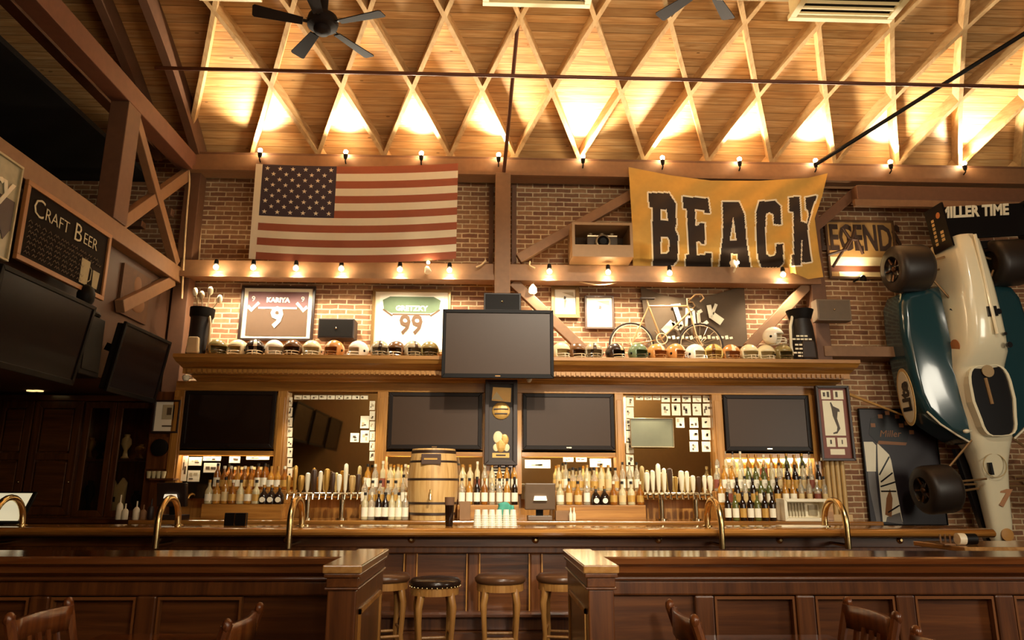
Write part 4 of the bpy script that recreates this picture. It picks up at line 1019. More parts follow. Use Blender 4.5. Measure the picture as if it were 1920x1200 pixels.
# ================================================================== TILLS AND SMALL THINGS ON THE BACK COUNTER
def till(r, Y, label, m):
    x0, x1, z0, z1 = r; t = T('till', label, 'till', ((x0 + x1) / 2, Y, CT), 'tills on the back counter'); cx = (x0 + x1) / 2
    q = MB().prism([(Y - .02, z0), (Y + .05, z0), (Y - .01, z1), (Y - .08, z1)], x0, x1, 'yz').build('screen_back', m, t, bevel=.012)
    w = (x1 - x0); h = z1 - z0
    MB().prism([(cx - w * .22, z0 + h * .35), (cx + w * .22, z0 + h * .35), (cx + w * .19, z0 + h * .52), (cx - w * .19, z0 + h * .52)], Y - .075, Y - .03).build('logo_plate', flat('logo_white', 'fbf0d4', .4, emit='fff0d0', es=.6, noise=0), t)
    MB().box((cx - w * .4, Y - .02, CT + .001), (cx + w * .4, Y + .2, CT + .05)).build('base', m, t, bevel=.006)
    MB().bar((cx, Y + .08, CT + .04), (cx, Y + .02, (z0 + z1) / 2), .08, .05, (0, 1, 0)).build('stand', BLK2, t)
    return t
till(rect(297, 905, 352, 950, 8.28), 8.28, 'dark till at the left end of the back counter', flat('till_dark', '2a1c16', .4))
till(rect(984, 906, 1041, 956, 8.24), 8.26, 'grey till facing the bar beside the middle pilaster', flat('till_grey', '6a5440', .4))
x0, x1, z0, z1 = rect(1462, 935, 1541, 973, 8.3)
t = T('glass_washer', 'white box with a barred front at the right end of the back counter', 'appliance', ((x0 + x1) / 2, 8.3, CT)); z0 = CT + .001
ring(MB(), x0, x1, z0, z1, .035, 8.16, 8.4).build('case', WHITE, t, bevel=.006)
MB().box((x0 + .02, 8.3, z0 + .02), (x1 - .02, 8.36, z1 - .02)).build('panel', CREAMP, t)
mb = MB()
for k in range(7): mb.box((x0 + .06 + k * .035, 8.28, z0 + .05), (x0 + .075 + k * .035, 8.3, z1 - .05))
mb.box((x1 - .16, 8.28, z0 + .06), (x1 - .06, 8.3, z1 - .07)); mb.build('front_bars', flat('bar_grey', '9a8a68', .5), t)
BOX = flat('box_card', '8a6440', .7)
for r, lab, m in ((rect(1042, 958, 1078, 975, 8.2), 'small brown box on the counter right of the grey till', BOX), (rect(862, 940, 882, 974, 8.25), 'brown carton between the barrel and the bottles', BOX)):
    x0, x1, z0, z1 = r; tag(MB().box((x0, 8.2, CT + .001), (x1, 8.3, z1)).build('carton', m, bevel=.004), lab, 'box')
for i, px in enumerate((1070, 1077)):
    p = W(px, 965, 8.17); t = T('white_flask', 'small white flask on the counter right of the grey till, %s of two' % ORD[i], 'flask', (p.x, 8.17 + .03 * i, CT), 'white flasks')
    MB().lathe([(.018, 0), (.02, .01), (.02, .07), (.008, .1), (.008, .14)], 12, (p.x, 8.17 + .03 * i, CT + .001)).build('body', WHITE, t, smooth=True)
# left end: squeeze bottles and jars
for i, (px, hh, m, nm) in enumerate(((223, .2, WHITE, 'white squeeze bottle with a nozzle'), (234, .13, CREAMP, 'short cream jar'), (255, .15, WHITE, 'white pump dispenser'), (268, .12, BOX, 'brown jar'), (282, .17, SPKB, 'dark bottle'))):
    x = W(px, 965, 8.2).x; t = T('counter_jar', nm + ' on the dark counter at the left end', 'jar', (x, 8.2, 1.101), 'jars at the left end')
    MB().lathe([(.03, 0), (.034, .005), (.034, hh * .7), (.02, hh * .85), (.008, hh * .9), (.007, hh * 1.3)], 12, (x, 8.2, 1.102)).build('body', m, t, smooth=True)
for i in range(4):
    x = W(287 + 9 * i, 880, 8.75).x; z = 1.545
    t = tag(MB().lathe([(.02, 0), (.03, .08), (.028, .08), (.018, .006)], 12, (x, 8.66, z)).build('shot_glass', GL['pale'], smooth=True), 'small glass on the narrow shelf left of the screens, %s from the left' % ORD[i], 'glass', 'glasses on the narrow shelf')
# ================================================================== FAR BAR
XE = W(1866, 995, 6.66).x; BT = 1.10
fb = T('bar', 'long panelled oak bar with a rounded edge in front of the back bar', 'bar', (0, 7.0, 0))
prof = [(7.22, 1.04), (7.22, BT), (6.72, BT), (6.685, BT - .005), (6.66, BT - .022), (6.65, BT - .04), (6.657, BT - .06), (6.68, BT - .075), (6.72, BT - .08), (6.78, 1.04)]
extr(MB(), prof, XL + .02, XE).build('bar_top', TOPM, fb, smooth=30)
MB().box((XL + .02, 6.92, .92), (XE - .1, 7.2, 1.04)).build('fascia', WALN, fb, bevel=.004)
MB().box((XL + .02, 7.0, 0), (XE - .1, 7.2, .92)).build('front_panel', WALN, fb)
x770 = W(769, 1090, 6.93).x; pit = W(887, 1090, 6.93).x - x770
mb = MB(); xs = [x770 + pit * k for k in range(-12, 10)]
for x in xs:
    if x < XE - .2: mb.box((x - .05, 6.925, .32), (x + .05, 7.0, .86))
mb.box((XL + .02, 6.925, .2), (XE - .1, 7.0, .32)); mb.box((XL + .02, 6.925, .86), (XE - .1, 7.0, .92))
mb.build('panel_frame', WALNZ, fb, bevel=.012)
mb = MB()
for x in xs:
    if -3 < x < XE - .3:
        for s in (-1, 1): mb.box((x + s * .058 - .006, 6.915, .32), (x + s * .058 + .006, 6.93, .86))
mb.build('panel_bead', OAKZ, fb)
MB().box((XL + .02, 6.8, 0), (XE - .1, 7.0, .2)).build('plinth', WALN, fb)
extr(MB(), [(6.84, .32), (6.80, .335), (6.80, .355), (6.84, .37), (6.93, .37), (6.93, .32)], XL + .02, XE - .1).build('foot_ledge', WALN, fb)
for x in xs[::2]:
    if -3 < x < XE - .3: MB().lathe([(.035, 0), (.035, .01), (.022, .03), (.012, .04)], 12, (x, 6.93, .985), rotm(pi / 2)).build('boss', BRASS, fb, smooth=True)

# brass service rails hooped over the bar
def hoop(pxn, pxr, label):
    xn = (W(pxn, 1010, 6.56).x + W(pxr, 985, 6.98).x) / 2; yn, yr, top = 6.58, 7.0, 1.245
    c = (yn + yr) / 2; r = (yr - yn) / 2
    pts = [(xn, yn, .93), (xn, yn, top - r * .5)] + [(xn, c - r * cos(a), top - r * .5 + r * 1.0 * sin(a)) for a in [pi * k / 12 for k in range(1, 12)]] + [(xn, yr, top - r * .5), (xn, yr, BT + .002)]
    t = T('brass_rail', label, 'rail', (xn, c, BT), 'brass hoops over the bar')
    MB().tube(pts, .028, 12).build('tube', BRASS, t, smooth=True)
    MB().lathe([(.05, 0), (.05, .008), (.03, .015)], 14, (xn, yr, BT + .001)).build('flange', BRASS, t, smooth=True)
    MB().tube([(xn, yn, .96), (xn, 6.925, .96)], .016, 10).build('bracket', BRASS, t, smooth=True)
hoop(295, 327, 'brass hoop rail over the bar in front of the dark till')
hoop(541, 564, 'brass hoop rail over the bar in front of the left beer taps')
hoop(1352, 1330, 'brass hoop rail over the bar in front of the right beer taps')
hoop(1588, 1552, 'brass hoop rail over the bar in front of the fluted column')
hoop(-8, 24, 'brass hoop rail over the bar at the far left beside a lit screen')

# things standing on the bar
p = W(842, 990, 6.95); t = T('pint_glass', 'tall glass of dark beer standing on the bar before the barrel', 'glass', (p.x, 6.95, BT))
MB().lathe([(.032, 0), (.034, .004), (.043, .19)], 18, (p.x, 6.95, BT + .001)).build('beer', flat('stout', '1c0e06', .15, noise=0), t, smooth=True)
MB().lathe([(.0432, .19), (.0435, .2), (.046, .262), (.001, .262)], 18, (p.x, 6.95, BT + .001), cap=False).build('foam', flat('dark_foam', '6a4a30', .8), t, smooth=True)
for i, px in enumerate((895, 909, 922, 935, 949, 962)):
    p = W(px, 988, 6.98); t = T('cup_stack', 'stack of clear plastic cups on the bar, %s of six from the left' % ORD[i], 'cups', (p.x, 6.98, BT), 'cup stacks on the bar')
    mb = MB(); prof = []
    for k in range(6): prof += [(.036 - .001 * k, .018 * k), (.038 - .001 * k, .018 * k + .004), (.034 - .001 * k, .018 * k + .017)]
    prof += [(.026, .15)]
    mb.lathe(prof, 14, (p.x, 6.98, BT + .001)); mb.build('cups', flat('clear_plastic', 'f6ecd2', .2, noise=0, trans=.15), t, smooth=True)
p = W(949, 966, 7.05); t = T('green_towel', 'folded green bar towel standing beside the cup stacks', 'towel', (p.x, 7.12, BT))
mb = MB(); mb.grid(lambda u, v: V((p.x - .07 + .14 * u + .01 * sin(9 * v), 7.12 - .02 * sin(7 * u), BT + .002 + .2 * v + .015 * sin(5 * u))), 10, 8)
o = mb.build('cloth', flat('towel_green', '4a9a84', .8), t, smooth=True); s = o.modifiers.new('thick', 'SOLIDIFY'); s.thickness = .02
for i, px in enumerate((431, 452)):
    p = W(px, 985, 7.0); t = T('menu_holder', 'dark menu holder on the bar left of the beer taps, %s of two' % ORD[i], 'menu holder', (p.x, 7.0, BT), 'menu holders on the bar')
    MB().box((p.x - .05, 6.98, BT + .001), (p.x + .05, 7.02, BT + .115)).build('case', BLACK, t, bevel=.004)
    MB().box((p.x + .042, 6.975, BT + .003), (p.x + .05, 6.981, BT + .112)).build('edge_strip', CHROME, t)
a, b = W(1462, 990, 7.0).x, W(1548, 990, 7.0).x
tag(MB().box((a, 6.95, BT + .001), (b, 7.1, BT + .012)).build('paper_stack', CREAMP), 'flat strip of white paper lying on the bar before the white box', 'paper')
# lit order screen at the far left
t = T('order_screen', 'bright order screen leaning on the bar at the far left edge', 'screen', tuple(W(20, 985, 7.05)))
a, b = W(-60, 950, 7.05).x, W(50, 950, 7.05).x
MB().prism([(7.0, BT + .02), (7.03, BT + .01), (7.2, BT + .29), (7.17, BT + .3)], a, b, 'yz').build('case', BLACK, t, bevel=.006)
MB().prism([(6.995, BT + .04), (7.0, BT + .04), (7.16, BT + .285), (7.155, BT + .285)], a + .03, b - .03, 'yz').build('screen', flat('lit_screen', 'f0e6c0', .3, emit='f4e8c0', es=.55, noise=0), t)
MB().box(((a + b) / 2 - .1, 7.02, BT + .001), ((a + b) / 2 + .1, 7.2, BT + .03)).build('foot', BLACK, t)

# ================================================================== NEAR COUNTER ON A PANELLED HALF WALL, END PIERS
def halfwall(x0, x1, xp, label, pan0, pit, wlab):
    t = T('half_wall', label, 'half wall', ((x0 + x1) / 2, 4.05, 0), 'panelled half walls')
    prof = [(4.27, 1.04), (4.27, 1.10), (3.885, 1.10), (3.868, 1.092), (3.868, 1.066), (3.88, 1.058), (3.90, 1.05), (3.90, 1.02), (3.93, 1.0), (4.0, 1.0), (4.0, 1.04)]
    extr(MB(), prof, x0, x1).build('counter_top', TOPM2, t)
    MB().box((x0, 3.905, .978), (x1, 4.0, 1.0)).build('moulding', WALN, t, bevel=.012)
    MB().box((x0, 3.97, 0), (x1, 4.2, 1.04)).build('core', WALN, t)
    mb = MB(); mb.box((x0, 3.925, .905), (x1, 3.97, .978)); mb.box((x0, 3.925, 0), (x1, 3.97, .2))
    x = pan0; xs_ = []
    while x0 - .2 < x < x1 + .2:
        mb.box((max(x - .05, x0), 3.925, .2), (min(x + .05, x1), 3.97, .905)); xs_.append(x); x += pit
    mb.build('panel_frame', WALNZ, t, bevel=.01)
    mb = MB(); ap = abs(pit)
    for x in xs_:
        a, b = x + .055, x + ap - .055
        if a < x0 or b > x1 or not -4.5 < x < 4.5: continue
        mb.box((a, 3.932, .885), (b, 3.965, .90)); mb.box((a, 3.932, .2), (a + .012, 3.965, .885)); mb.box((b - .012, 3.932, .2), (b, 3.965, .885))
    mb.build('panel_bead', flat('bead_oak', '7a4a24', .35), t)
    return t
TOPM2 = wood('counter_oak', '4a2410', '6a3a1a', '82502a', 'X', .12, .8, .8, .03)
xl1, xl0 = W(680, 1060, 3.25).x, W(606, 1060, 3.25).x
xr0, xr1 = W(1093, 1062, 3.25).x, W(1160, 1060, 3.25).x
halfwall(XL + .05, xl0 + .02, None, 'panelled half wall with a glossy counter to the left of the aisle', W(272, 1150, 3.93).x, -(W(1512, 1150, 3.93).x - W(1322, 1150, 3.93).x), '')
halfwall(xr1 - .02, XR - .05, None, 'panelled half wall with a glossy counter to the right of the aisle', W(1322, 1150, 3.93).x, W(1512, 1150, 3.93).x - W(1322, 1150, 3.93).x, '')
def pier(x0, x1, s, label):
    t = T('end_pier', label, 'pier', ((x0 + x1) / 2, 3.66, 0), 'end piers of the half walls')
    y0, y1 = 3.235, 4.10; i = .022
    MB().box((x0, y0, 1.088), (x1, y1, 1.122)).build('cap', PIERTOP, t, bevel=.006)
    mb = MB()
    for (z0, z1, d) in ((1.07, 1.088, .006), (1.03, 1.07, .016), (1.02, 1.03, .010)): mb.box((x0 + d, y0 + d, z0), (x1 - d, y1 - d, z1))
    mb.build('cap_moulding', WALNY, t, bevel=.004)
    MB().box((x0 + i, y0 + i, 0), (x1 - i, y1 - i, 1.02)).build('shaft', WALNZ, t, bevel=.006)
    xi = x1 - i if s > 0 else x0 + i
    mb = MB()
    for (a, b, c, d) in ((y0 + .1, y0 + .12, .15, .93), (y1 - .14, y1 - .12, .15, .93), (y0 + .1, y1 - .12, .91, .93), (y0 + .1, y1 - .12, .15, .17)):
        mb.box((xi - .008, a, c), (xi + .010, b, d))
    mb.build('side_panel_bead', OAKZ, t)
    return t
PIERTOP = wood('pier_cap_oak', '8a5a2c', 'a87840', 'bf9258', 'Y', .18, .8, .8, .03)
pier(xl0, xl1, 1, 'square oak end pier at the left side of the aisle'); pier(xr0, xr1, -1, 'square oak end pier at the right side of the aisle')

# ================================================================== BAR STOOLS
LEA = flat('seat_leather', '5a3a24', .28, noise=.06); LEAB = flat('black_leather', '2a1c14', .2, noise=0)
STW = wood('stool_oak', '8a5a2c', 'a8763c', 'c08e50', 'Z', .3, 1.2)
def stool(x, y, lab, zs, leather, rz, studs=False):
    t = T('bar_stool', lab, 'stool', (x, y, 0), 'bar stools', rz); r = .205
    MB().lathe([(r * .93, zs - .055), (r, zs - .04), (r * 1.02, zs - .015), (r * .9, zs + .008), (r * .5, zs + .018), (.001, zs + .02)], 28, (0, 0, 0)).build('seat', leather, t, smooth=60, local=True)
    MB().lathe([(r * .8, zs - .11), (r * .93, zs - .11), (r * .93, zs - .052), (r * .8, zs - .052)], 28).build('seat_ring', STW, t, smooth=True, local=True)
    mb = MB()
    for k in range(32):
        a = 2 * pi * k / 32; mb.ball((r * .99 * cos(a), r * .99 * sin(a), zs - .047), .006, 6, 4)
    if studs: mb.build('nail_trim', BRASS, t, local=True)
    else: mb.bm.free()
    for k in range(4):
        a = pi / 4 + k * pi / 2; c, s = cos(a), sin(a)
        P = [(r * .78, zs - .06), (r * .82, zs - .12), (r * .92, zs - .2), (r * .9, zs - .3), (r * .84, zs - .45), (r * .95, zs - .6), (r * 1.15, .02), (r * 1.16, 0)]
        MB().tube([(c * q, s * q, z) for q, z in P], [.026, .03, .028, .022, .02, .018, .017, .017], 10).build('leg', STW, t, smooth=True, local=True)
    mb = MB(); q = r * .86
    for k in range(4):
        a, b = pi / 4 + k * pi / 2, pi / 4 + (k + 1) * pi / 2; zz = zs - .46 + .05 * (k % 2)
        mb = MB(); mb.tube([(q * cos(a), q * sin(a), zz), (q * cos(b), q * sin(b), zz)], .011, 8); mb.build('foot_rail', STW, t, smooth=True, local=True)
stool(W(722, 1082, 6.3).x, 6.3, 'round topped bar stool half hidden behind the left pier', .75, LEA, .3)
stool(W(816, 1090, 6.1).x, 6.1, 'bar stool with a shiny black seat and brass nail trim', .735, LEAB, .15, True)
stool(W(938, 1080, 6.2).x, 6.2, 'bar stool with a plump brown leather seat in the middle of the aisle', .75, LEA, 0)
stool(W(1052, 1082, 6.3).x, 6.3, 'bar stool with a brown seat half hidden behind the right pier', .745, LEA, -.2)

# ================================================================== DINING CHAIRS AND TABLES IN FRONT
CHW = wood('chair_wood', '4a240e', '6a3818', '865024', 'Z', .3, 1.2, .3)
def chair(x, y, rz, label, top=1.0):
    """slat-back chair, back at local -x, facing +x"""
    t = T('dining_chair', label, 'chair', (x, y, 0), 'slat-back dining chairs', rz)
    mb = MB(); mb.prism([(-.2, -.2), (.2, -.22), (.22, 0), (.2, .22), (-.2, .2), (-.21, 0)], .44, .475, 'xy'); mb.build('seat', CHW, t, local=True, bevel=.008)
    for s in (-1, 1):
        MB().bar((.18, s * .18, 0), (.18, s * .18, .45), .04, .04, (0, 1, 0)).build('leg', CHW, t, local=True)
        MB().tube([(-.2, s * .19, 0), (-.18, s * .19, .45), (-.21, s * .2, .75), (-.26, s * .205, top)], [.02, .022, .02, .022], 8).build('back_post', CHW, t, local=True, smooth=True)
        MB().ball((-.262, s * .205, top + .005), .026, 10, 8, (.8, 1, 1.1)).build('finial', CHW, t, local=True, smooth=True)
    mb = MB(); mb.grid(lambda u, v: V((-.255 + .0 * v - .03 * sin(pi * u), -.2 + .4 * u, top - .1 + .1 * v)), 8, 2); o = mb.build('top_rail', CHW, t, local=True, smooth=True); s = o.modifiers.new('thick', 'SOLIDIFY'); s.thickness = .024
    MB().bar((-.195, -.19, .55), (-.195, .19, .55), .02, .05).build('lower_rail', CHW, t, local=True)
    for k in range(5):
        yy = -.13 + .065 * k; MB().bar((-.2, yy, .55), (-.26, yy, top - .08), .028, .012, (1, 0, 0)).build('back_slat', CHW, t, local=True)
def table(x0, x1, y0, y1, z, label):
    t = T('dining_table', label, 'table', ((x0 + x1) / 2, (y0 + y1) / 2, 0), 'dining tables')
    MB().box((x0, y0, z - .035), (x1, y1, z)).build('tabletop', WALNY if 0 else TOPM2, t, bevel=.006)
    cx, cy = (x0 + x1) / 2, (y0 + y1) / 2
    MB().tube([(cx, cy, .03), (cx, cy, z - .03)], .045, 12).build('pedestal', BLK2, t)
    mb = MB(); mb.bar((cx - .3, cy, .015), (cx + .3, cy, .015), .06, .03); mb.bar((cx, cy - .3, .015), (cx, cy + .3, .015), .06, .03); mb.build('base', BLK2, t)
table(-1.76, -1.1, 3.05, 3.62, .785, 'dark dining table against the left half wall')
table(.98, 1.62, 3.0, 3.6, .775, 'dark dining table against the right half wall')
chair(-1.60, 3.28, 0, 'dark slat-back chair at the left end of the left table', .93)
chair(-1.26, 3.22, pi, 'dark chair on the right side of the left table, only its top showing', .915)
chair(1.11, 3.3, 0, 'chair with pale rounded posts on the left side of the right table', .915)
chair(1.42, 3.3, pi, 'dark slat-back chair on the right side of the right table', .925)
chair(1.40, 2.72, pi, 'dark chair nearest the viewer at the lower right', .90)
# high table behind the right half wall with a few things on it
x0 = W(1765, 1020, 5.2).x
t = T('high_table', 'pale high table standing between the right half wall and the bar', 'table', (x0 + .9, 5.2, 0))
MB().box((x0, 4.95, 1.035), (x0 + 1.9, 5.55, 1.07)).build('tabletop', PIERTOP, t, bevel=.006)
MB().tube([(x0 + .95, 5.25, .02), (x0 + .95, 5.25, 1.04)], .05, 12).build('pedestal', BLK2, t); MB().lathe([(.28, 0), (.28, .02), (.06, .05)], 20, (x0 + .95, 5.25, 0)).build('base', BLK2, t)
p = W(1794, 1008, 5.1); t = T('striped_can', 'dark banded can lying on the pale high table', 'can', (p.x, 5.1, 1.07))
q = W(1828, 1008, 5.1)
mb = MB(); mb.tube([(p.x, 5.1, 1.112), (p.x + .05, 5.1, 1.112)], .04, 14); mb.build('rim', WHITE, t, smooth=True); mb = MB(); mb.tube([(p.x + .05, 5.1, 1.112), (q.x, 5.1, 1.112)], .038, 14); mb.build('body', BLACK, t, smooth=True)
p = W(1772, 1008, 5.15); t = T('small_caddy', 'small brown wire caddy beside the dark banded can', 'caddy', (p.x, 5.15, 1.07))
mb = MB(); mb.box((p.x - .04, 5.1, 1.071), (p.x + .04, 5.2, 1.08))
for a in (-.035, 0, .035): mb.tube([(p.x + a, 5.15, 1.075), (p.x + a, 5.15, 1.14)], .006, 6)
mb.build('rack', BOX, t)
# ================================================================== RACE CAR HUNG NOSE DOWN ON THE WALL
CARW = flat('car_white', 'efe2bf', .22, noise=.03, coat=.6); CARB = flat('car_teal', '1f3d42', .18, noise=.06, coat=.8); CARK = flat('car_black', '100c0c', .3, noise=0, coat=.3)
TYRE = flat('tyre_rubber', '2a2019', .45, noise=.08); ORG = flat('decal_orange', 'b4703a', .5); GLD = flat('logo_gold', 'd6b070', .45)
CX = (W(1857, 930, 8.66).x + W(1906, 930, 8.66).x) / 2
def zc_(py, Y=8.6): return W(1870, py, Y).z
car = T('race_car', 'white and teal open-wheel race car hung nose down on the brick wall', 'race car', (CX, 8.95, zc_(1020)))
SEC_ = [  # py, half width, y of the top (towards the room), y of the belly
 (1020, .085, 8.78, 8.88), (1008, .12, 8.73, 8.89), (985, .135, 8.70, 8.89), (930, .155, 8.66, 8.89), (870, .19, 8.60, 8.90), (842, .225, 8.54, 8.92), (822, .27, 8.50, 9.0), (760, .31, 8.47, 9.05),
 (700, .32, 8.44, 9.05), (688, .325, 8.40, 9.05), (668, .30, 8.26, 9.05), (640, .27, 8.20, 9.05), (600, .245, 8.17, 9.05), (550, .225, 8.16, 9.05), (500, .20, 8.17, 9.05), (468, .185, 8.19, 9.05), (456, .15, 8.24, 9.05)]
def ringp(py, hw, yt, yb):
    z = zc_(py); out = []
    for k in range(20):
        a = 2 * pi * k / 20; c, s = cos(a), sin(a); e = .55
        out.append(V((CX + hw * math.copysign(abs(c) ** e, c), (yt + yb) / 2 - (yb - yt) / 2 * math.copysign(abs(s) ** e, s), z)))
    return out
mb = MB(); prev = None
for sct in SEC_:
    q = [mb.v(p) for p in ringp(*sct)]
    if prev:
        for k in range(20): mb.f([prev[k], prev[(k + 1) % 20], q[(k + 1) % 20], q[k]])
    else: mb.f(q)
    prev = q
mb.f(prev[::-1]); body = mb.build('body', CARW, car, smooth=50)
# cockpit opening: rounded dark well with a white rim
def cock(off, y0):
    pts = []
    for k in range(24):
        a = 2 * pi * k / 24; c, s = cos(a), sin(a); e = .5
        z = (zc_(690) + zc_(818)) / 2 + (zc_(690) - zc_(818)) / 2 * math.copysign(abs(s) ** e, s) * (1 + off * .6); hw = (.20 if s < 0 else .235) + off
        pts.append((CX + hw * math.copysign(abs(c) ** e, c), z))
    return pts
MB().prism(cock(0, 0), 8.425, 8.7).build('cockpit', CARK, car)
mb = MB(); O, I = cock(.035, 0), cock(0, 0)
for k in range(24): mb.prism([O[k], O[(k + 1) % 24], I[(k + 1) % 24], I[k]], 8.405, 8.52)
mb.build('cockpit_rim', CARW, car, smooth=30)
MB().lathe([(.07, 0), (.075, .02)], 16, (CX, 8.42, zc_(700)), rotm(pi / 2)).build('headrest', flat('headrest_tan', 'a88a60', .6), car)
MB().tube([(CX - .04, 8.42, zc_(712)), (CX - .03, 8.415, zc_(760))], .02, 8).build('seat_belt', flat('belt_tan', '9a7448', .7), car)
# air box, vents and filler on the engine cover
MB().box((CX - .02, 8.155, zc_(608)), (CX + .10, 8.19, zc_(590))).build('vent', CARK, car, bevel=.004)
for px, py, r in ((.12, 600, .035), (.14, 640, .02), (.16, 660, .035)):
    MB().lathe([(r, 0), (r, .03)], 14, (CX + px, 8.19, zc_(py)), rotm(pi / 2)).build('filler_cap', CARK, car)
MB().tube([(CX + .03, 8.155, zc_(462)), (CX + .03, 8.15, zc_(640))], .02, 8).build('spine_ridge', CARW, car, smooth=True)
def decal(py, rz, ry, m, name='decal', side=-1, yy=8.55):
    mb = MB(); hw = next((a[1] for a in SEC_ if a[0] <= py), .2); z = zc_(py)
    x = CX + side * (hw + .004)
    mb.lathe([(1, 0), (1, .006)], 20, (0, 0, 0), None)
    mb.bm.transform(M.Translation((x, yy, z)) @ M.Rotation(pi / 2 * side, 4, 'Y') @ M.Diagonal((rz, ry, 1, 1)))
    return mb.build(name, m, car)
decal(597, .12, .045, CARK, yy=8.5); decal(650, .09, .09, ORG, yy=8.5); decal(708, .06, .05, ORG, yy=8.65)
# nose number and round badge
mb = MB(); mb.text('7', .27, FACE(CX + .03, 8.655, zc_(935)) @ M.Rotation(-.12, 4, 'Z'), .004, shear=.2, bold=.012); mb.build('number', flat('number_tan', 'b07a50', .5), car)
MB().lathe([(.075, 0), (.075, .012), (.001, .02)], 18, (CX + .02, 8.715, zc_(1004)), rotm(pi / 2)).build('nose_badge', flat('badge_tan', 'c08a48', .4), car, smooth=30)
mb = MB(); mb.tube([(CX - .05 + .14 * cos(a), 8.575 - .01, zc_(872) + .14 * sin(a)) for a in [2 * pi * k / 20 for k in range(20)]], .006, 5, closed=True); mb.build('hatch_ring', flat('hatch_tan', 'b8a070', .4), car)
MB().box((CX - .12, 8.55, zc_(889)), (CX - .09, 8.60, zc_(866))).build('hatch_slot', CARK, car)
# dark keel and floor edge left of the nose
UT = []
for px, py in ((1790, 838), (1828, 838), (1874, 1018), (1852, 1018)):
    p_ = W(px, py, 8.90); UT.append((p_.x + .072 * (p_.z - zc_(1020)), p_.z))
MB().prism(UT, 8.90, 8.97).build('undertray', CARK, car)
mb = MB()
for o in (.55, .8): mb.bar((UT[0][0] + (UT[1][0] - UT[0][0]) * o, 8.897, UT[0][1]), (UT[3][0] + (UT[2][0] - UT[3][0]) * o, 8.897, UT[3][1]), .01, .01)
mb.build('undertray_stripe', ORG, car)
# side pods
def pod(s):
    """teal side pod; s = -1 left, +1 right; outline in (offset from the centre line, pixel row)"""
    out = [(.27, 828), (.42, 812), (.60, 790), (.74, 765), (.80, 735), (.82, 690), (.82, 620), (.78, 560), (.70, 540), (.27, 530)]
    mb = MB(); n = len(out); yf = {0: 8.56}
    P = lambda o, py, y: (CX + s * o, y, zc_(py))
    rings = []
    for (sc_, y) in ((1.0, 9.02), (1.0, 8.70), (.985, 8.63), (.93, 8.585), (.86, 8.57)):
        cz, co = 680, .5
        rings.append([mb.v(P(.27 + (o - .27) * sc_, cz + (py - cz) * (sc_ if sc_ > .95 else sc_ + .03), y)) for o, py in out])
    for a, b in zip(rings, rings[1:]):
        for k in range(n): mb.f([a[k], a[(k + 1) % n], b[(k + 1) % n], b[k]])
    mb.f(rings[0]); mb.f(rings[-1][::-1])
    p = mb.build('side_pod', CARB, car, smooth=45)
    mb = MB(); mb.tube([P(.27 + (o - .27) * .97, 680 + (py - 680) * .99, 8.60) for o, py in out[:4]], .012, 6); mb.build('edge_trim', WHITE, p, smooth=True)
    return p
pl = pod(-1); pod(1)
# oval logo on the outer flank of the left pod
mb = MB(); zl, xl = zc_(735, 8.75), CX - .823
def oval(mb, rz, ry, th):
    m = MB(); mb.lathe([(1, 0), (1, th)], 26, (0, 0, 0))
old = MB()
q = MB(); q.lathe([(1, 0), (1, .008)], 28); q.bm.transform(M.Translation((xl, 8.80, zl)) @ M.Rotation(-pi / 2, 4, 'Y') @ M.Diagonal((.36, .17, 1, 1))); lg = q.build('logo_oval', GLD, pl)
q = MB(); q.lathe([(1, 0), (1, .006)], 28); q.bm.transform(M.Translation((xl - .006, 8.80, zl)) @ M.Rotation(-pi / 2, 4, 'Y') @ M.Diagonal((.32, .14, 1, 1))); q.build('logo_field', CARW, lg)
q = MB(); q.X = M.Translation((xl - .014, 8.79, zl)) @ M.Rotation(-pi / 2, 4, 'Z') @ M.Rotation(pi / 2, 4, 'X') @ M.Rotation(pi / 2, 4, 'Z')
q.text('Lite', .24, M.Identity(4), .003, bold=.012); q.build('logo_lettering', CARK, lg)
mb = MB(); mb.ball((CX - .62, 8.585, zc_(658)), .05, 12, 8, (1, .3, .6)); mb.build('pod_blister', CARB, pl, smooth=True)
mb = MB(); mb.tube([(CX - .30, 8.5, zc_(806)), (CX - .40, 8.42, zc_(806))], .012, 8); mb.ball((CX - .41, 8.42, zc_(806)), .05, 12, 8, (.8, .6, .5)); mb.build('mirror', WHITE, car, smooth=True)
# wheels and suspension
def wheel(x0, x1, y, z, r):
    s = 1 if x1 > x0 else -1; w = abs(x1 - x0); Rm = rotm(0, pi / 2 * s, 0)
    o = MB().lathe([(r * .55, 0), (r * .86, 0), (r * .97, .03), (r, .07), (r, w - .07), (r * .97, w - .03), (r * .86, w), (r * .55, w)], 32, (x0, y, z), Rm, cap=False).build('wheel', TYRE, car, smooth=50)
    MB().lathe([(r * .56, .0), (r * .5, .03), (r * .3, .06), (r * .1, .05), (.001, .05)], 24, (x0, y, z), Rm, cap=False).build('rim', CARK, o, smooth=True); MB().lathe([(r * .56, w), (r * .5, w - .03), (.001, w - .05)], 24, (x0, y, z), Rm, cap=False).build('inner_rim', CARK, o, smooth=True)
    mb = MB()
    for k in range(5): a = 2 * pi * k / 5; mb.bar((x0 + s * .035, y + .07 * cos(a), z + .07 * sin(a)), (x0 + s * .02, y + r * .5 * cos(a), z + r * .5 * sin(a)), .03, .02)
    mb.ball((x0 + s * .03, y, z), .035); mb.build('hub', flat('hub_bronze', '5a3a20', .35, .6), o)
yR, yF = 8.55, 8.62
LEAN = .072; Z0 = zc_(1020)
zr_ = W(1705, 496, yR).z; xr0_, xr1_ = (W(a, 495, yR).x + LEAN * (zr_ - Z0) for a in (1670, 1732))
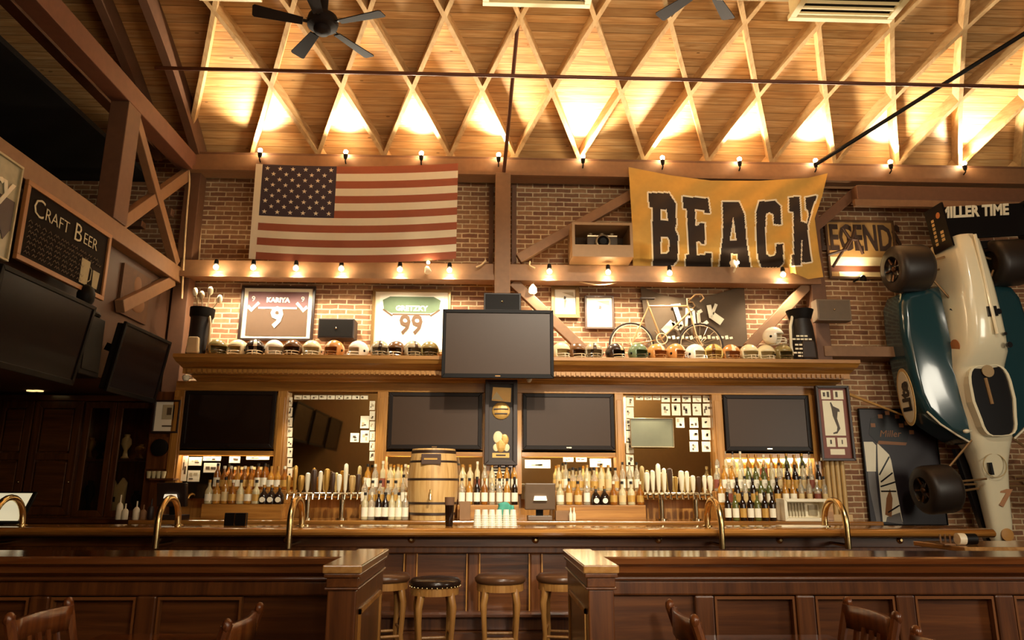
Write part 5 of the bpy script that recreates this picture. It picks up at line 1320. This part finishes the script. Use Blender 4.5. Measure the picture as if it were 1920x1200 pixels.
zf_ = W(1770, 908, yF).z; xf0_, xf1_ = (W(a, 912, yF).x + LEAN * (zf_ - Z0) for a in (1726, 1784))
wheel(xr0_, xr1_, yR, zr_, .30); wheel(2 * CX - xr0_, 2 * CX - xr1_, yR, zr_, .30)
wheel(xf0_, xf1_, yF, zf_, .285); wheel(2 * CX - xf0_, 2 * CX - xf1_, yF, zf_, .285)
for s in (-1, 1):
    X = lambda x: CX + s * (x - CX)
    for (a, b) in (((xr1_, 8.5, zr_ + .05), (CX - .2, 8.45, zr_ + .1)), ((xr1_, 8.6, zr_ - .05), (CX - .2, 8.6, zr_ - .02)), ((xr1_, 8.5, zr_ - .1), (CX - .22, 8.5, zr_ - .42)), ((xr1_, 8.7, zr_), (CX - .2, 8.8, zr_ + .05)),
                   ((xf1_ - .02, 8.55, zf_ + .07), (CX - .18, 8.58, zf_ + .08)), ((xf1_ - .02, 8.72, zf_ - .06), (CX - .18, 8.75, zf_ - .03)), ((xf1_ - .05, 8.6, zf_ + .2), (CX - .24, 8.6, zf_ + .55)), ((xf1_ - .02, 8.72, zf_ + .03), (CX - .18, 8.78, zf_ + .02))):
        MB().tube([(X(a[0]), a[1], a[2]), (X(b[0]), b[1], b[2])], .014, 6).build('suspension_arm', flat('arm_steel', '9a7850', .4, .6), car)
# rear wing
ZW0, ZW1 = zc_(446, 8.4), zc_(386, 8.4); xw = W(1768, 420, 8.4).x + LEAN * (ZW0 - Z0); DX = LEAN * (ZW0 - Z0); xe = W(1932, 420, 8.4).x + DX; ww = (xe - xw) / 2; CW = (xe + xw) / 2
mb = MB(); mb.box((CW - ww, 8.42, ZW0), (CW + ww, 8.47, ZW1)); wing = mb.build('rear_wing', CARK, car, bevel=.01)
mb = MB(); mb.box((CW - ww, 8.5, ZW0 - .12), (CW + ww, 8.54, ZW0 - .02)); mb.build('wing_flap', CARK, wing, bevel=.008)
mb = MB(); mb.text('MILLER TIME', .205, FACE((W(1770, 397, 8.4).x + W(1885, 397, 8.4).x) / 2 + .02 + DX, 8.415, zc_(398, 8.4)), .003, shear=.25, bold=.008, sx=.80); mb.build('wing_lettering', WHITE, wing)
for s in (-1, 1):
    X = lambda d: CW + s * d
    e = MB().prism([(8.25, ZW0 - .14), (8.62, ZW0 - .14), (8.66, ZW1 + .02), (8.3, ZW1 + .02)], X(ww), X(ww + .025), 'yz').build('wing_end_plate', CARK, car)
    if s < 0:
        mb = MB(); x = X(ww + .027)
        for k in range(7): mb.box((x - .003, 8.50, ZW0 - .05 + k * .052), (x, 8.55, ZW0 - .015 + k * .052))
        for k in range(3): mb.box((x - .003, 8.36, ZW0 - .03 + k * .05), (x, 8.42, ZW0 + .005 + k * .05))
        mb.build('plate_lettering', GLD, e)
        mb = MB(); mb.lathe([(.04, 0), (.04, .004)], 16, (x, 8.4, ZW1 - .12), rotm(0, -pi / 2, 0)); mb.build('plate_dot', ORG, e)
for s in (-1, 1): MB().bar((CX + s * .1, 8.55, ZW0 + .1), (CX + s * .1, 8.6, zc_(470)), .03, .08).build('wing_strut', CARK, car)
MB().box((CX - .55, 8.75, zc_(480)), (CX + .55, 9.0, zc_(452))).build('gearbox', flat('gearbox_bronze', '5a3c24', .4, .5), car, bevel=.02)
MB().box((CX - .08, 9.04, zc_(700)), (CX + .08, YB, zc_(680))).build('wall_mount', BLK2, car)
MB().box((CX - .08, 9.04, zc_(520)), (CX + .08, YB, zc_(500))).build('wall_mount', BLK2, car)

car.rotation_euler = (0, -LEAN, 0)
# ================================================================== POSTERS, SIGN AND POLE ON THE RIGHT OF THE WALL
PO = [flat('poster_dark', '231b20', .4), flat('poster_white', 'ece2c6', .4, noise=.03), flat('poster_grey', '6a6460', .4), flat('poster_brown', '8a5a34', .5), flat('poster_black', '0e0a0a', .4, noise=0)]
def poster(mb, x0, x1, z0, z1, y):
    w, h = x1 - x0, z1 - z0; U = lambda a, b: (x0 + w * a, z0 + h * b)
    P = lambda pts, mi, d: (setattr(mb, 'mi', mi), mb.prism([U(*p) for p in pts], y - d, y))
    P([(.08, .0), (.13, 0), (.13, .7), (.03, .7), (.03, .3)], 2, .002)
    P([(.02, .45), (.14, .45), (.18, .68), (.14, .71), (.02, .71)], 1, .003)
    P([(.16, .02), (.42, .02), (.36, .55), (.34, .6), (.2, .7), (.17, .45)], 1, .002)
    P([(.2, .02), (.42, .0), (.4, .1), (.22, .06)], 2, .004)
    for a, b in (((.18, .42), (.34, .58)), ((.19, .36), (.36, .44)), ((.18, .32), (.38, .36)), ((.18, .28), (.38, .28)), ((.24, .1), (.4, .16))):
        mb.mi = 4; p, q = U(*a), U(*b); mb.bar((p[0], y - .004, p[1]), (q[0], y - .004, q[1]), .004, h * .012)
    P([(.2, .08), (.28, .06), (.32, .22), (.3, .3), (.24, .22)], 3, .005)
    P([(.1, .78), (.2, .7), (.6, .7), (.72, .95), (.4, .985), (.15, .92)], 4, .003)
    P([(.2, .69), (.58, .68), (.6, .705), (.22, .72)], 3, .006)
    for u, v in ((.14, .84), (.25, .92), (.35, .95), (.48, .92), (.6, .86), (.65, .78), (.52, .84)): P([(u, v), (u + .06, v), (u + .06, v + .035), (u, v + .035)], 3, .005)
    mb.mi = 3; mb.text('Miller', h * .085, FACE(x0 + w * .38, y - .006, z0 + h * .78), .002, shear=.25)
framed('racing_poster', 'dark framed racing poster leaning on the brick behind the front wheel', 'poster', rect(1621, 766, 1765, 985, 9.22), 9.25, .012, BLK2, PO, poster, depth=.03)
# carved sign
LEG = [flat('sign_gold', 'b08448', .55), flat('sign_dark', '3a2414', .6), flat('sign_cream', 'ead6a4', .5), flat('sign_brown', '6a3a20', .5)]
def legends(mb, x0, x1, z0, z1, y):
    w, h = x1 - x0, z1 - z0
    mb.mi = 1; mb.text('LEGENDS', h * .66, FACE((x0 + x1) / 2, y - .006, z0 + h * .69), .004, sx=.52, bold=.012)
    mb.mi = 2; mb.box((x0 + w * .0, y - .004, z0 + h * .2), (x0 + w * .9, y, z0 + h * .36)); mb.box((x0 + w * .12, y - .004, z0 + h * .0), (x0 + w * .9, y, z0 + h * .09))
    mb.mi = 3; mb.box((x0 + w * .0, y - .004, z0 + h * .09), (x0 + w * .9, y, z0 + h * .2))
framed('carved_sign', 'carved LEGENDS sign with striped lower half on the brick right of the banner', 'sign', rect(1552, 412, 1683, 522, 9.2), 9.25, .03, MFRAME, LEG, legends)
p = W(1617, 519, 9.05); t = T('sign_lamp', 'small bright lamp under the carved sign', 'lamp', tuple(p))
MB().lathe([(.05, 0), (.04, .04), (.015, .07)], 14, p - V((0, 0, .05)), rotm(radians(30))).build('shade', BLK2, t, smooth=True)
MB().ball(p + V((0, -.01, -.01)), .03).build('bulb', BULB2, t); lamp('sign_lamp_beam', 'SPOT', p + V((0, -.04, .04)), 22, WARM, (p.x - .1, 9.3, p.z + .5), .02, angle=120, blend=.9); MB().bar(p, (p.x, 9.28, p.z), .02, .02).build('arm', BLK2, t)
p0, p1 = W(1591, 739, 9.0), W(1692, 778, 9.15)
t = tag(MB().tube([p0, p1], [.022, .012], 10).build('wooden_pole', flat('pole_wood', 'c09050', .4)), 'slim wooden pole slanting down from the framed player photo to the racing poster', 'pole')
mb = MB(); q = W(1607, 462, 9.1)
for a, b in (((1580, 428), (1593, 448)), ((1604, 424), (1598, 446)), ((1593, 448), (1607, 450)), ((1598, 446), (1586, 468)), ((1607, 450), (1618, 476)), ((1586, 468), (1552, 478)), ((1593, 450), (1562, 500))):
    mb.tube([W(a[0], a[1], 9.12), W(b[0], b[1], 9.12)], .02, 6)
mb.tube([W(1600, 448, 9.12), W(1600, 448, 9.27)], .015, 6)
tag(mb.build('branch_ornament', flat('branch_brown', '4a2e1a', .6)), 'dark branching ornament fixed over the carved sign', 'ornament')
# ================================================================== LEFT SIDE: CHALKBOARD, SIGN, TELEVISIONS
XS = -3.86
def xsheet(name, label, cat, y0, y1, z0, z1, fwid, fm, bm_, x=XS, depth=.035):
    t = T(name, label, cat, (x, (y0 + y1) / 2, z0))
    mb = MB()
    for a in ((y0, z0, y1, z0 + fwid), (y0, z1 - fwid, y1, z1), (y0, z0 + fwid, y0 + fwid, z1 - fwid), (y1 - fwid, z0 + fwid, y1, z1 - fwid)): mb.box((x - depth, a[0], a[1]), (x, a[2], a[3]))
    mb.build('frame', fm, t, bevel=.004)
    b = MB().box((x - depth, y0 + fwid * .8, z0 + fwid * .8), (x - depth * .5, y1 - fwid * .8, z1 - fwid * .8)).build('board', bm_, t)
    return t
y0, y1, z0, z1 = 5.74, 7.12, 3.26, 3.955
t = xsheet('chalkboard', 'framed chalkboard with handwritten beer list hung on the left timber frame', 'chalkboard', y0, y1, z0, z1, .045, flat('board_frame', 'a06c3c', .5), flat('slate', '1a100a', .8, spec=.1))
CHK = flat('chalk', 'cdbf9c', .9); CHK2 = flat('faint_chalk', '7a6650', .9)
mb = MB(); xx = XS - .012
def tx(s, size, y, z, sh=0): mb.text(s, size, FACEX(xx, y, z), .002, align='LEFT', bold=-.002, shear=sh)
W_ = y1 - y0
tx('C', .24, y0 + .12, z1 - .19); tx('RAFT', .16, y0 + .29, z1 - .20); tx('B', .25, y0 + .74, z1 - .19); tx('EER', .16, y0 + .90, z1 - .20)
mb.build('chalk_heading', CHK, t)
mb = MB(); rr = random.Random(4)
for ln in range(7):
    z = z1 - .33 - ln * .045; y = y0 + .09 + rr.uniform(0, .03); ye = y0 + (1.2 if ln < 2 else .92)
    while y < ye:
        L = rr.uniform(.04, .13); n = max(2, int(L / .018))
        mb.tube([(xx, y + L * k / n, z + .011 * (1 if k % 2 else -1)) for k in range(n + 1)], .0035, 4); y += L + .035
mb.build('chalk_scribble', CHK2, t)
mb = MB(); mb.prism([(y0 + .93, z0 + .07), (y0 + 1.06, z0 + .07), (y0 + 1.08, z0 + .31), (y0 + .93, z0 + .31)], xx - .002, xx + .002, 'yz'); mb.prism([(y0 + 1.15, z0 + .08), (y0 + 1.24, z0 + .08), (y0 + 1.26, z0 + .25), (y0 + 1.14, z0 + .25)], xx - .002, xx + .002, 'yz')
mb.tube([(xx, y0 + 1.08, z0 + .26), (xx, y0 + 1.115, z0 + .24), (xx, y0 + 1.11, z0 + .14), (xx, y0 + 1.07, z0 + .11)], .006, 5)
mb.build('chalk_glasses', flat('chalk_fill', 'a89a78', .9), t)
# picture sign of a beer glass, at the left edge
y0, y1, z0, z1 = 4.5, 5.66, 3.2, 4.02
t = xsheet('picture_sign', 'pale picture sign of dark beer glasses at the far left edge', 'sign', y0, y1, z0, z1, .02, flat('sign_edge', 'b8a880', .4), flat('sign_pale', 'a8a080', .35, noise=.25))
mb = MB(); mb.box((XS - .014, y0 + .03, z0 + .25), (XS - .01, y1 - .03, z0 + .5))
for k in range(6): mb.prism([(y1 - .1 - .16 * k, z0 + .16), (y1 - .04 - .16 * k, z0 + .25), (y1 - .16 - .16 * k, z0 + .25)], XS - .014, XS - .01, 'yz')
mb.build('dark_band', flat('sign_plum', '3a2420', .5), t)
mb = MB(); mb.text('ry', .3, FACEX(XS - .006, y1 - .22, z0 + .58), .003, shear=.2, bold=.006); mb.build('lettering', WHITE, t)

# tilted televisions hung along the frame
def stv(y0, y1, ztop, zbot, x, tilt, label):
    w, h = y1 - y0, (ztop - zbot) / cos(tilt)
    X = M.Translation((x, (y0 + y1) / 2, zbot)) @ M.Rotation(pi / 2, 4, 'Z') @ M.Rotation(tilt, 4, 'X') @ M.Translation((0, .1, 0))
    t = tv('side_television', label, (-w / 2, w / 2, 0, h), 0, .1, .035, .05, SCR_L, 'televisions along the left timber frame', X=X, logo=False)
    MB().bar((0, .0, h * .6), (0, .3, h * .6 + .06), .1, .08).build('arm', BLK2, t, local=True)
    return t
LG = 'televisions along the left timber frame'
tB = stv(7.05, 8.1, WX(234, 605, -3.62).z, WX(201, 735, -3.7).z, -3.68, radians(9), 'tilted television hung nearest the back bar on the left side')
tA = stv(5.15, 6.45, 3.03, 2.31, -3.66, radians(9), 'tilted television under the chalkboard at the left edge')
for yy, lab in ((3.35, 'tilted television of the left side seen only in the left mirror, first of three'), (1.85, 'tilted television of the left side seen only in the left mirror, second of three'), (.35, 'tilted television of the left side seen only in the left mirror, third of three')):
    o = dup(tA, tA.location + V((0, yy - 5.8, 0)), lab, LG)
# black speaker between the two sets and the round lamp on top of it
y0, y1 = 6.55, 7.0
a = T('side_speaker', 'black loudspeaker standing between the two tilted televisions', 'speaker', (-3.85, 6.75, 2.4))
MB().box((-4.0, 6.6, 2.45), (-3.72, 6.95, 3.02)).build('cabinet', BLACK, a, bevel=.01)
MB().box((-3.722, 6.63, 2.5), (-3.712, 6.92, 2.97)).build('grille', BLK2, a)
MB().box((-4.1, 6.7, 2.7), (-3.99, 6.85, 2.8)).build('bracket', BLK2, a)
t = T('round_ornament', 'dark ornament with a round base on top of the left loudspeaker', 'ornament', (-3.85, 6.78, 3.02))
MB().lathe([(.02, 0), (.14, .0), (.15, .02), (.14, .04), (.05, .06), (.04, .1)], 22, (-3.85, 6.78, 3.022)).build('base', BLK2, t, smooth=True)
MB().lathe([(.04, .1), (.075, .15), (.08, .22), (.06, .28), (.02, .31)], 16, (-3.85, 6.78, 3.022)).build('top_piece', BLK2, t, smooth=True)
# brown panel beside the nearer edge of the far set
t = T('wall_portrait', 'faint brown portrait panel on the timber wall behind the tilted television', 'picture', (-4.05, 8.0, 3.2))
MB().box((-4.059, 7.75, 3.3), (-4.03, 8.4, 3.86)).build('panel', flat('portrait_brown', '5a3a20', .7, noise=.3), t)
mb = MB(); mb.ball((-4.03, 8.1, 3.7), .085, 12, 10, (.15, 1, 1.2)); mb.ball((-4.03, 8.12, 3.5), .16, 12, 10, (.1, 1.2, .7)); mb.build('figure', flat('portrait_tan', '7a5230', .7), t, smooth=True)
# recessed lights in the mezzanine soffit
for i, (px, nm) in enumerate(((59, 'left'), (73, 'right'))):
    p = W(px, 731, 8.7); tag(MB().lathe([(.05, 0), (.05, -.012), (.035, -.014)], 16, (p.x, 8.7, 2.559)).build('recessed_light', flat('recessed_glow', 'fff0d0', .5, emit='ffd890', es=1.2, noise=0)), '%s one of two small recessed lights in the low soffit' % nm, 'lamp', 'soffit lights')

# ================================================================== DARK CABINETS UNDER THE MEZZANINE
YC = 9.0
def cpx(px): return W(px, 850, YC).x
t = T('wine_cabinet', 'tall dark wood cabinet with panelled doors at the left end', 'cabinet', (cpx(70), 9.1, 0))
xa, xb = XL + .02, cpx(147)
MB().box((xa, YC + .03, 0), (xb, YB - .005, 2.54)).build('body', WALNZ, t)
edges_ = [cpx(-110), cpx(-18), cpx(52), cpx(145)]
for a, b in zip(edges_, edges_[1:]):
    d = MB(); ring(d, a + .01, b - .01, 1.12, 2.47, .09, YC - .005, YC + .03); d.box((a + .09, YC - .005, 1.76), (b - .09, YC + .03, 1.84)); d = d.build('door', WALNZ, t, bevel=.006)
    for z0, z1 in ((1.22, 1.74), (1.86, 2.37)): MB().box((a + .11, YC + .005, z0), (b - .11, YC + .03, z1)).build('door_panel', WALN, d, bevel=.012)
    MB().ball((b - .05, YC - .02, 1.5), .014).build('knob', BRASS, d)
MB().box((xa, YC - .03, 2.47), (cpx(296), YC + .03, 2.545)).build('cornice', WALN, t, bevel=.01)
MB().box((xa, YC - .5, CT - .05), (cpx(300), YB - .01, CT - .001)).build('worktop', WALN, t)
MB().box((xa, YC - .42, 0), (cpx(300), YC + .02, CT - .05)).build('lower_front', WALN, t)
t = T('glass_cabinet', 'dark wood cabinet with two glazed doors left of the back bar', 'cabinet', (cpx(220), 9.1, 0))
xa, xb = cpx(148), cpx(292)
mb = MB(); mb.box((xa, YC + .25, CT), (xb, YB - .005, 2.46)); mb.box((xa, YC + .03, 1.75), (xb, YC + .25, 1.775)); mb.build('body', WALNZ, t)
pane = flat('cabinet_glass', 'f0e4c8', .04, noise=0, trans=1.0, spec=.3)
xm = cpx(208)
for a, b in ((xa, xm), (xm, xb)):
    d = MB(); ring(d, a + .005, b - .005, 1.1, 2.46, .075, YC, YC + .03); d = d.build('door', WALNZ, t, bevel=.005)
    MB().box((a + .07, YC + .012, 1.17), (b - .07, YC + .018, 2.39)).build('glass_pane', pane, d)
for i, (px, z, hh, m, nm) in enumerate(((168, 1.777, .26, GOLDF, 'gold trophy'), (188, 1.777, .2, BLK2, 'dark statuette'), (178, 1.102, .42, BLK2, 'dark figurine'), (235, 1.777, .3, CREAMP, 'pale bust'), (262, 1.777, .18, GOLDF, 'gold cup'), (265, 1.102, .3, BLK2, 'dark vase'))):
    x = W(px, 850, YC + .14).x; tag(MB().lathe([(.03, 0), (.05, .01), (.03, .04), (.02, hh * .35), (.06, hh * .6), (.055, hh * .8), (.03, hh * .9), (.035, hh)], 12, (x, YC + .14, z + .001)).build('trophy', m, smooth=True), nm + ' on the %s shelf inside the glazed cabinet' % ('upper' if z > 1.5 else 'lower'), 'trophy', 'trophies in the glazed cabinet')
x = W(224, 880, YC + .14).x
t = T('folded_shirt', 'cream shirt with dark collar on display inside the glazed cabinet', 'shirt', (x, YC + .14, 1.102))
mb = MB(); mb.prism([(x - .1, 1.103), (x + .1, 1.103), (x + .11, 1.5), (x + .06, 1.56), (x, 1.46), (x - .06, 1.56), (x - .11, 1.5)], YC + .12, YC + .17); mb.build('cloth', CREAMP, t, bevel=.01)
MB().box((x - .06, YC + .112, 1.27), (x - .0, YC + .121, 1.33)).build('patch', DARKP, t)
# narrow shelf with two pictures between cabinet and back bar
def snap(mb, x0, x1, z0, z1, y):
    w, h = x1 - x0, z1 - z0; mb.mi = 1; mb.box((x0 + w * .3, y - .003, z0 + h * .4), (x1 - w * .1, y, z1 - h * .1)); mb.mi = 2; mb.box((x0 + w * .35, y - .004, z0 + h * .15), (x1 - w * .2, y, z0 + h * .2)); mb.box((x0 + w * .5, y - .005, z0 + h * .55), (x0 + w * .7, y, z0 + h * .8))
framed('framed_picture', 'small dark framed picture between the glazed cabinet and the leftmost screen', 'picture', rect(287, 750, 337, 812, 8.7), 8.72, .022, DFRAME, PM, snap, 'pictures beside the leftmost screen')
x0, x1, z0, z1 = rect(276, 820, 322, 880, 8.72)
t = T('wall_clock', 'dark panel with a round clock face beside the leftmost screen', 'clock', ((x0 + x1) / 2, 8.72, z0))
MB().box((x0, 8.72, z0), (x1, 8.74, z1)).build('panel', WALNZ, t, bevel=.005)
MB().lathe([(.085, 0), (.1, .01), (.1, .03), (.085, .035)], 22, ((x0 + x1) / 2, 8.72, z1 - .12), rotm(pi / 2)).build('rim', BLK2, t, smooth=True)
MB().lathe([(.084, 0), (.084, .02)], 22, ((x0 + x1) / 2, 8.72, z1 - .12), rotm(pi / 2)).build('face', flat('clock_face', '4a3220', .5), t)
slab('trim_8', (cpx(294), 8.74, CT), (XB0, 8.95, 2.56), WALNZ)
tag(MB().box((W(280, 900, 8.6).x, 8.58, 1.525), (W(326, 900, 8.6).x, 8.74, 1.545)).build('narrow_shelf', WALN), 'narrow dark shelf under the wall clock', 'shelf')

# ================================================================== CEILING FANS AND AIR DIFFUSERS
FAN = flat('fan_dark', '1a0f0a', .75, noise=.1, spec=.2)
def fan(px, py, Y, a0, label):
    c = W(px, py, Y); t = T('ceiling_fan', label, 'ceiling fan', tuple(c), 'ceiling fans')
    s = next(s * .01 for s in range(900) if vault(s * .01).y < Y); top = vault(s).z
    MB().lathe([(.001, -.14), (.07, -.13), (.09, -.1), (.09, -.07), (.155, -.05), (.165, 0), (.15, .06), (.07, .1), (.04, .12)], 22, c).build('motor', FAN, t, smooth=50)
    MB().tube([c + V((0, 0, .1)), (c.x, c.y, top + .01)], .045, 10).build('down_rod', FAN, t, smooth=True)
    for k in range(5):
        a = radians(a0 + 72 * k); Rz = M.Translation(c + V((0, 0, -.03))) @ M.Rotation(a, 4, 'Z') @ M.Rotation(radians(12), 4, 'X')
        mb = MB(); mb.X = Rz; mb.prism([(.2, -.05), (.68, -.08), (.70, -.06), (.70, .06), (.68, .08), (.2, .05)], -.005, .005, 'xy'); b = mb.build('blade', FAN, t, bevel=.003)
        mb = MB(); mb.X = Rz; mb.bar((.1, 0, .008), (.27, 0, .008), .035, .01); mb.build('blade_iron', BLK2, b)
fan(605, 42, 6.75, 54, 'dark five-bladed ceiling fan above the striped flag')
fan(1328, -32, 6.75, 54, 'dark ceiling fan cut off by the top edge above the yellow banner')
DUCT = flat('diffuser_cream', 'd8c08c', .5, noise=.05)
def diffuser(xp0, xp1, py, Y, label, slats=5, dl=1.0):
    a, b = W(xp0, py, Y), W(xp1, py, Y); z = (a.z + b.z) / 2; y0 = Y - dl
    t = T('air_diffuser', label, 'air diffuser', ((a.x + b.x) / 2, Y - dl / 2, z), 'air diffusers at the roof')
    mb = MB(); x0, x1 = a.x, b.x; w = .07
    for q in ((x0, y0, x1, y0 + w), (x0, Y - w, x1, Y), (x0, y0 + w, x0 + w, Y - w), (x1 - w, y0 + w, x1, Y - w)): mb.box((q[0], q[1], z), (q[2], q[3], z + .06))
    mb.build('rim', DUCT, t, bevel=.004)
    MB().box((x0 + .02, y0 + .02, z + .06), (x1 - .02, Y - .02, z + .28)).build('housing', DUCT, t)
    MB().box((x0 + .04, y0 + .04, z + .04), (x1 - .04, Y - .04, z + .055)).build('dark_throat', BLACK, t)
    for k in range(slats):
        yy = y0 + w + (dl - 2 * w) * (k + .5) / slats; MB().box((x0 + w, yy - .012, z + .006), (x1 - w, yy + .012, z + .03)).build('slat', DUCT, t)
    s = next(s * .01 for s in range(900) if vault(s * .01).y < Y - dl * .5); MB().box(((x0 + x1) / 2 - .2, Y - dl / 2 - .2, z + .27), ((x0 + x1) / 2 + .2, Y - dl / 2 + .2, vault(s).z + .01)).build('neck', DUCT, t)
diffuser(1477, 1668, 42, 6.9, 'large cream air diffuser with dark slats at the upper right', 5, .62)
diffuser(905, 1106, 14, 6.9, 'cream air diffuser at the top edge beside the centre tie rod', 5, .9)
diffuser(374, 492, 3, 6.9, 'cream air diffuser at the top edge left of the ceiling fan', 5, .9)
diffuser(1343, 1478, 2, 6.6, 'cream air diffuser at the top edge right of the cut-off fan', 5, .9)
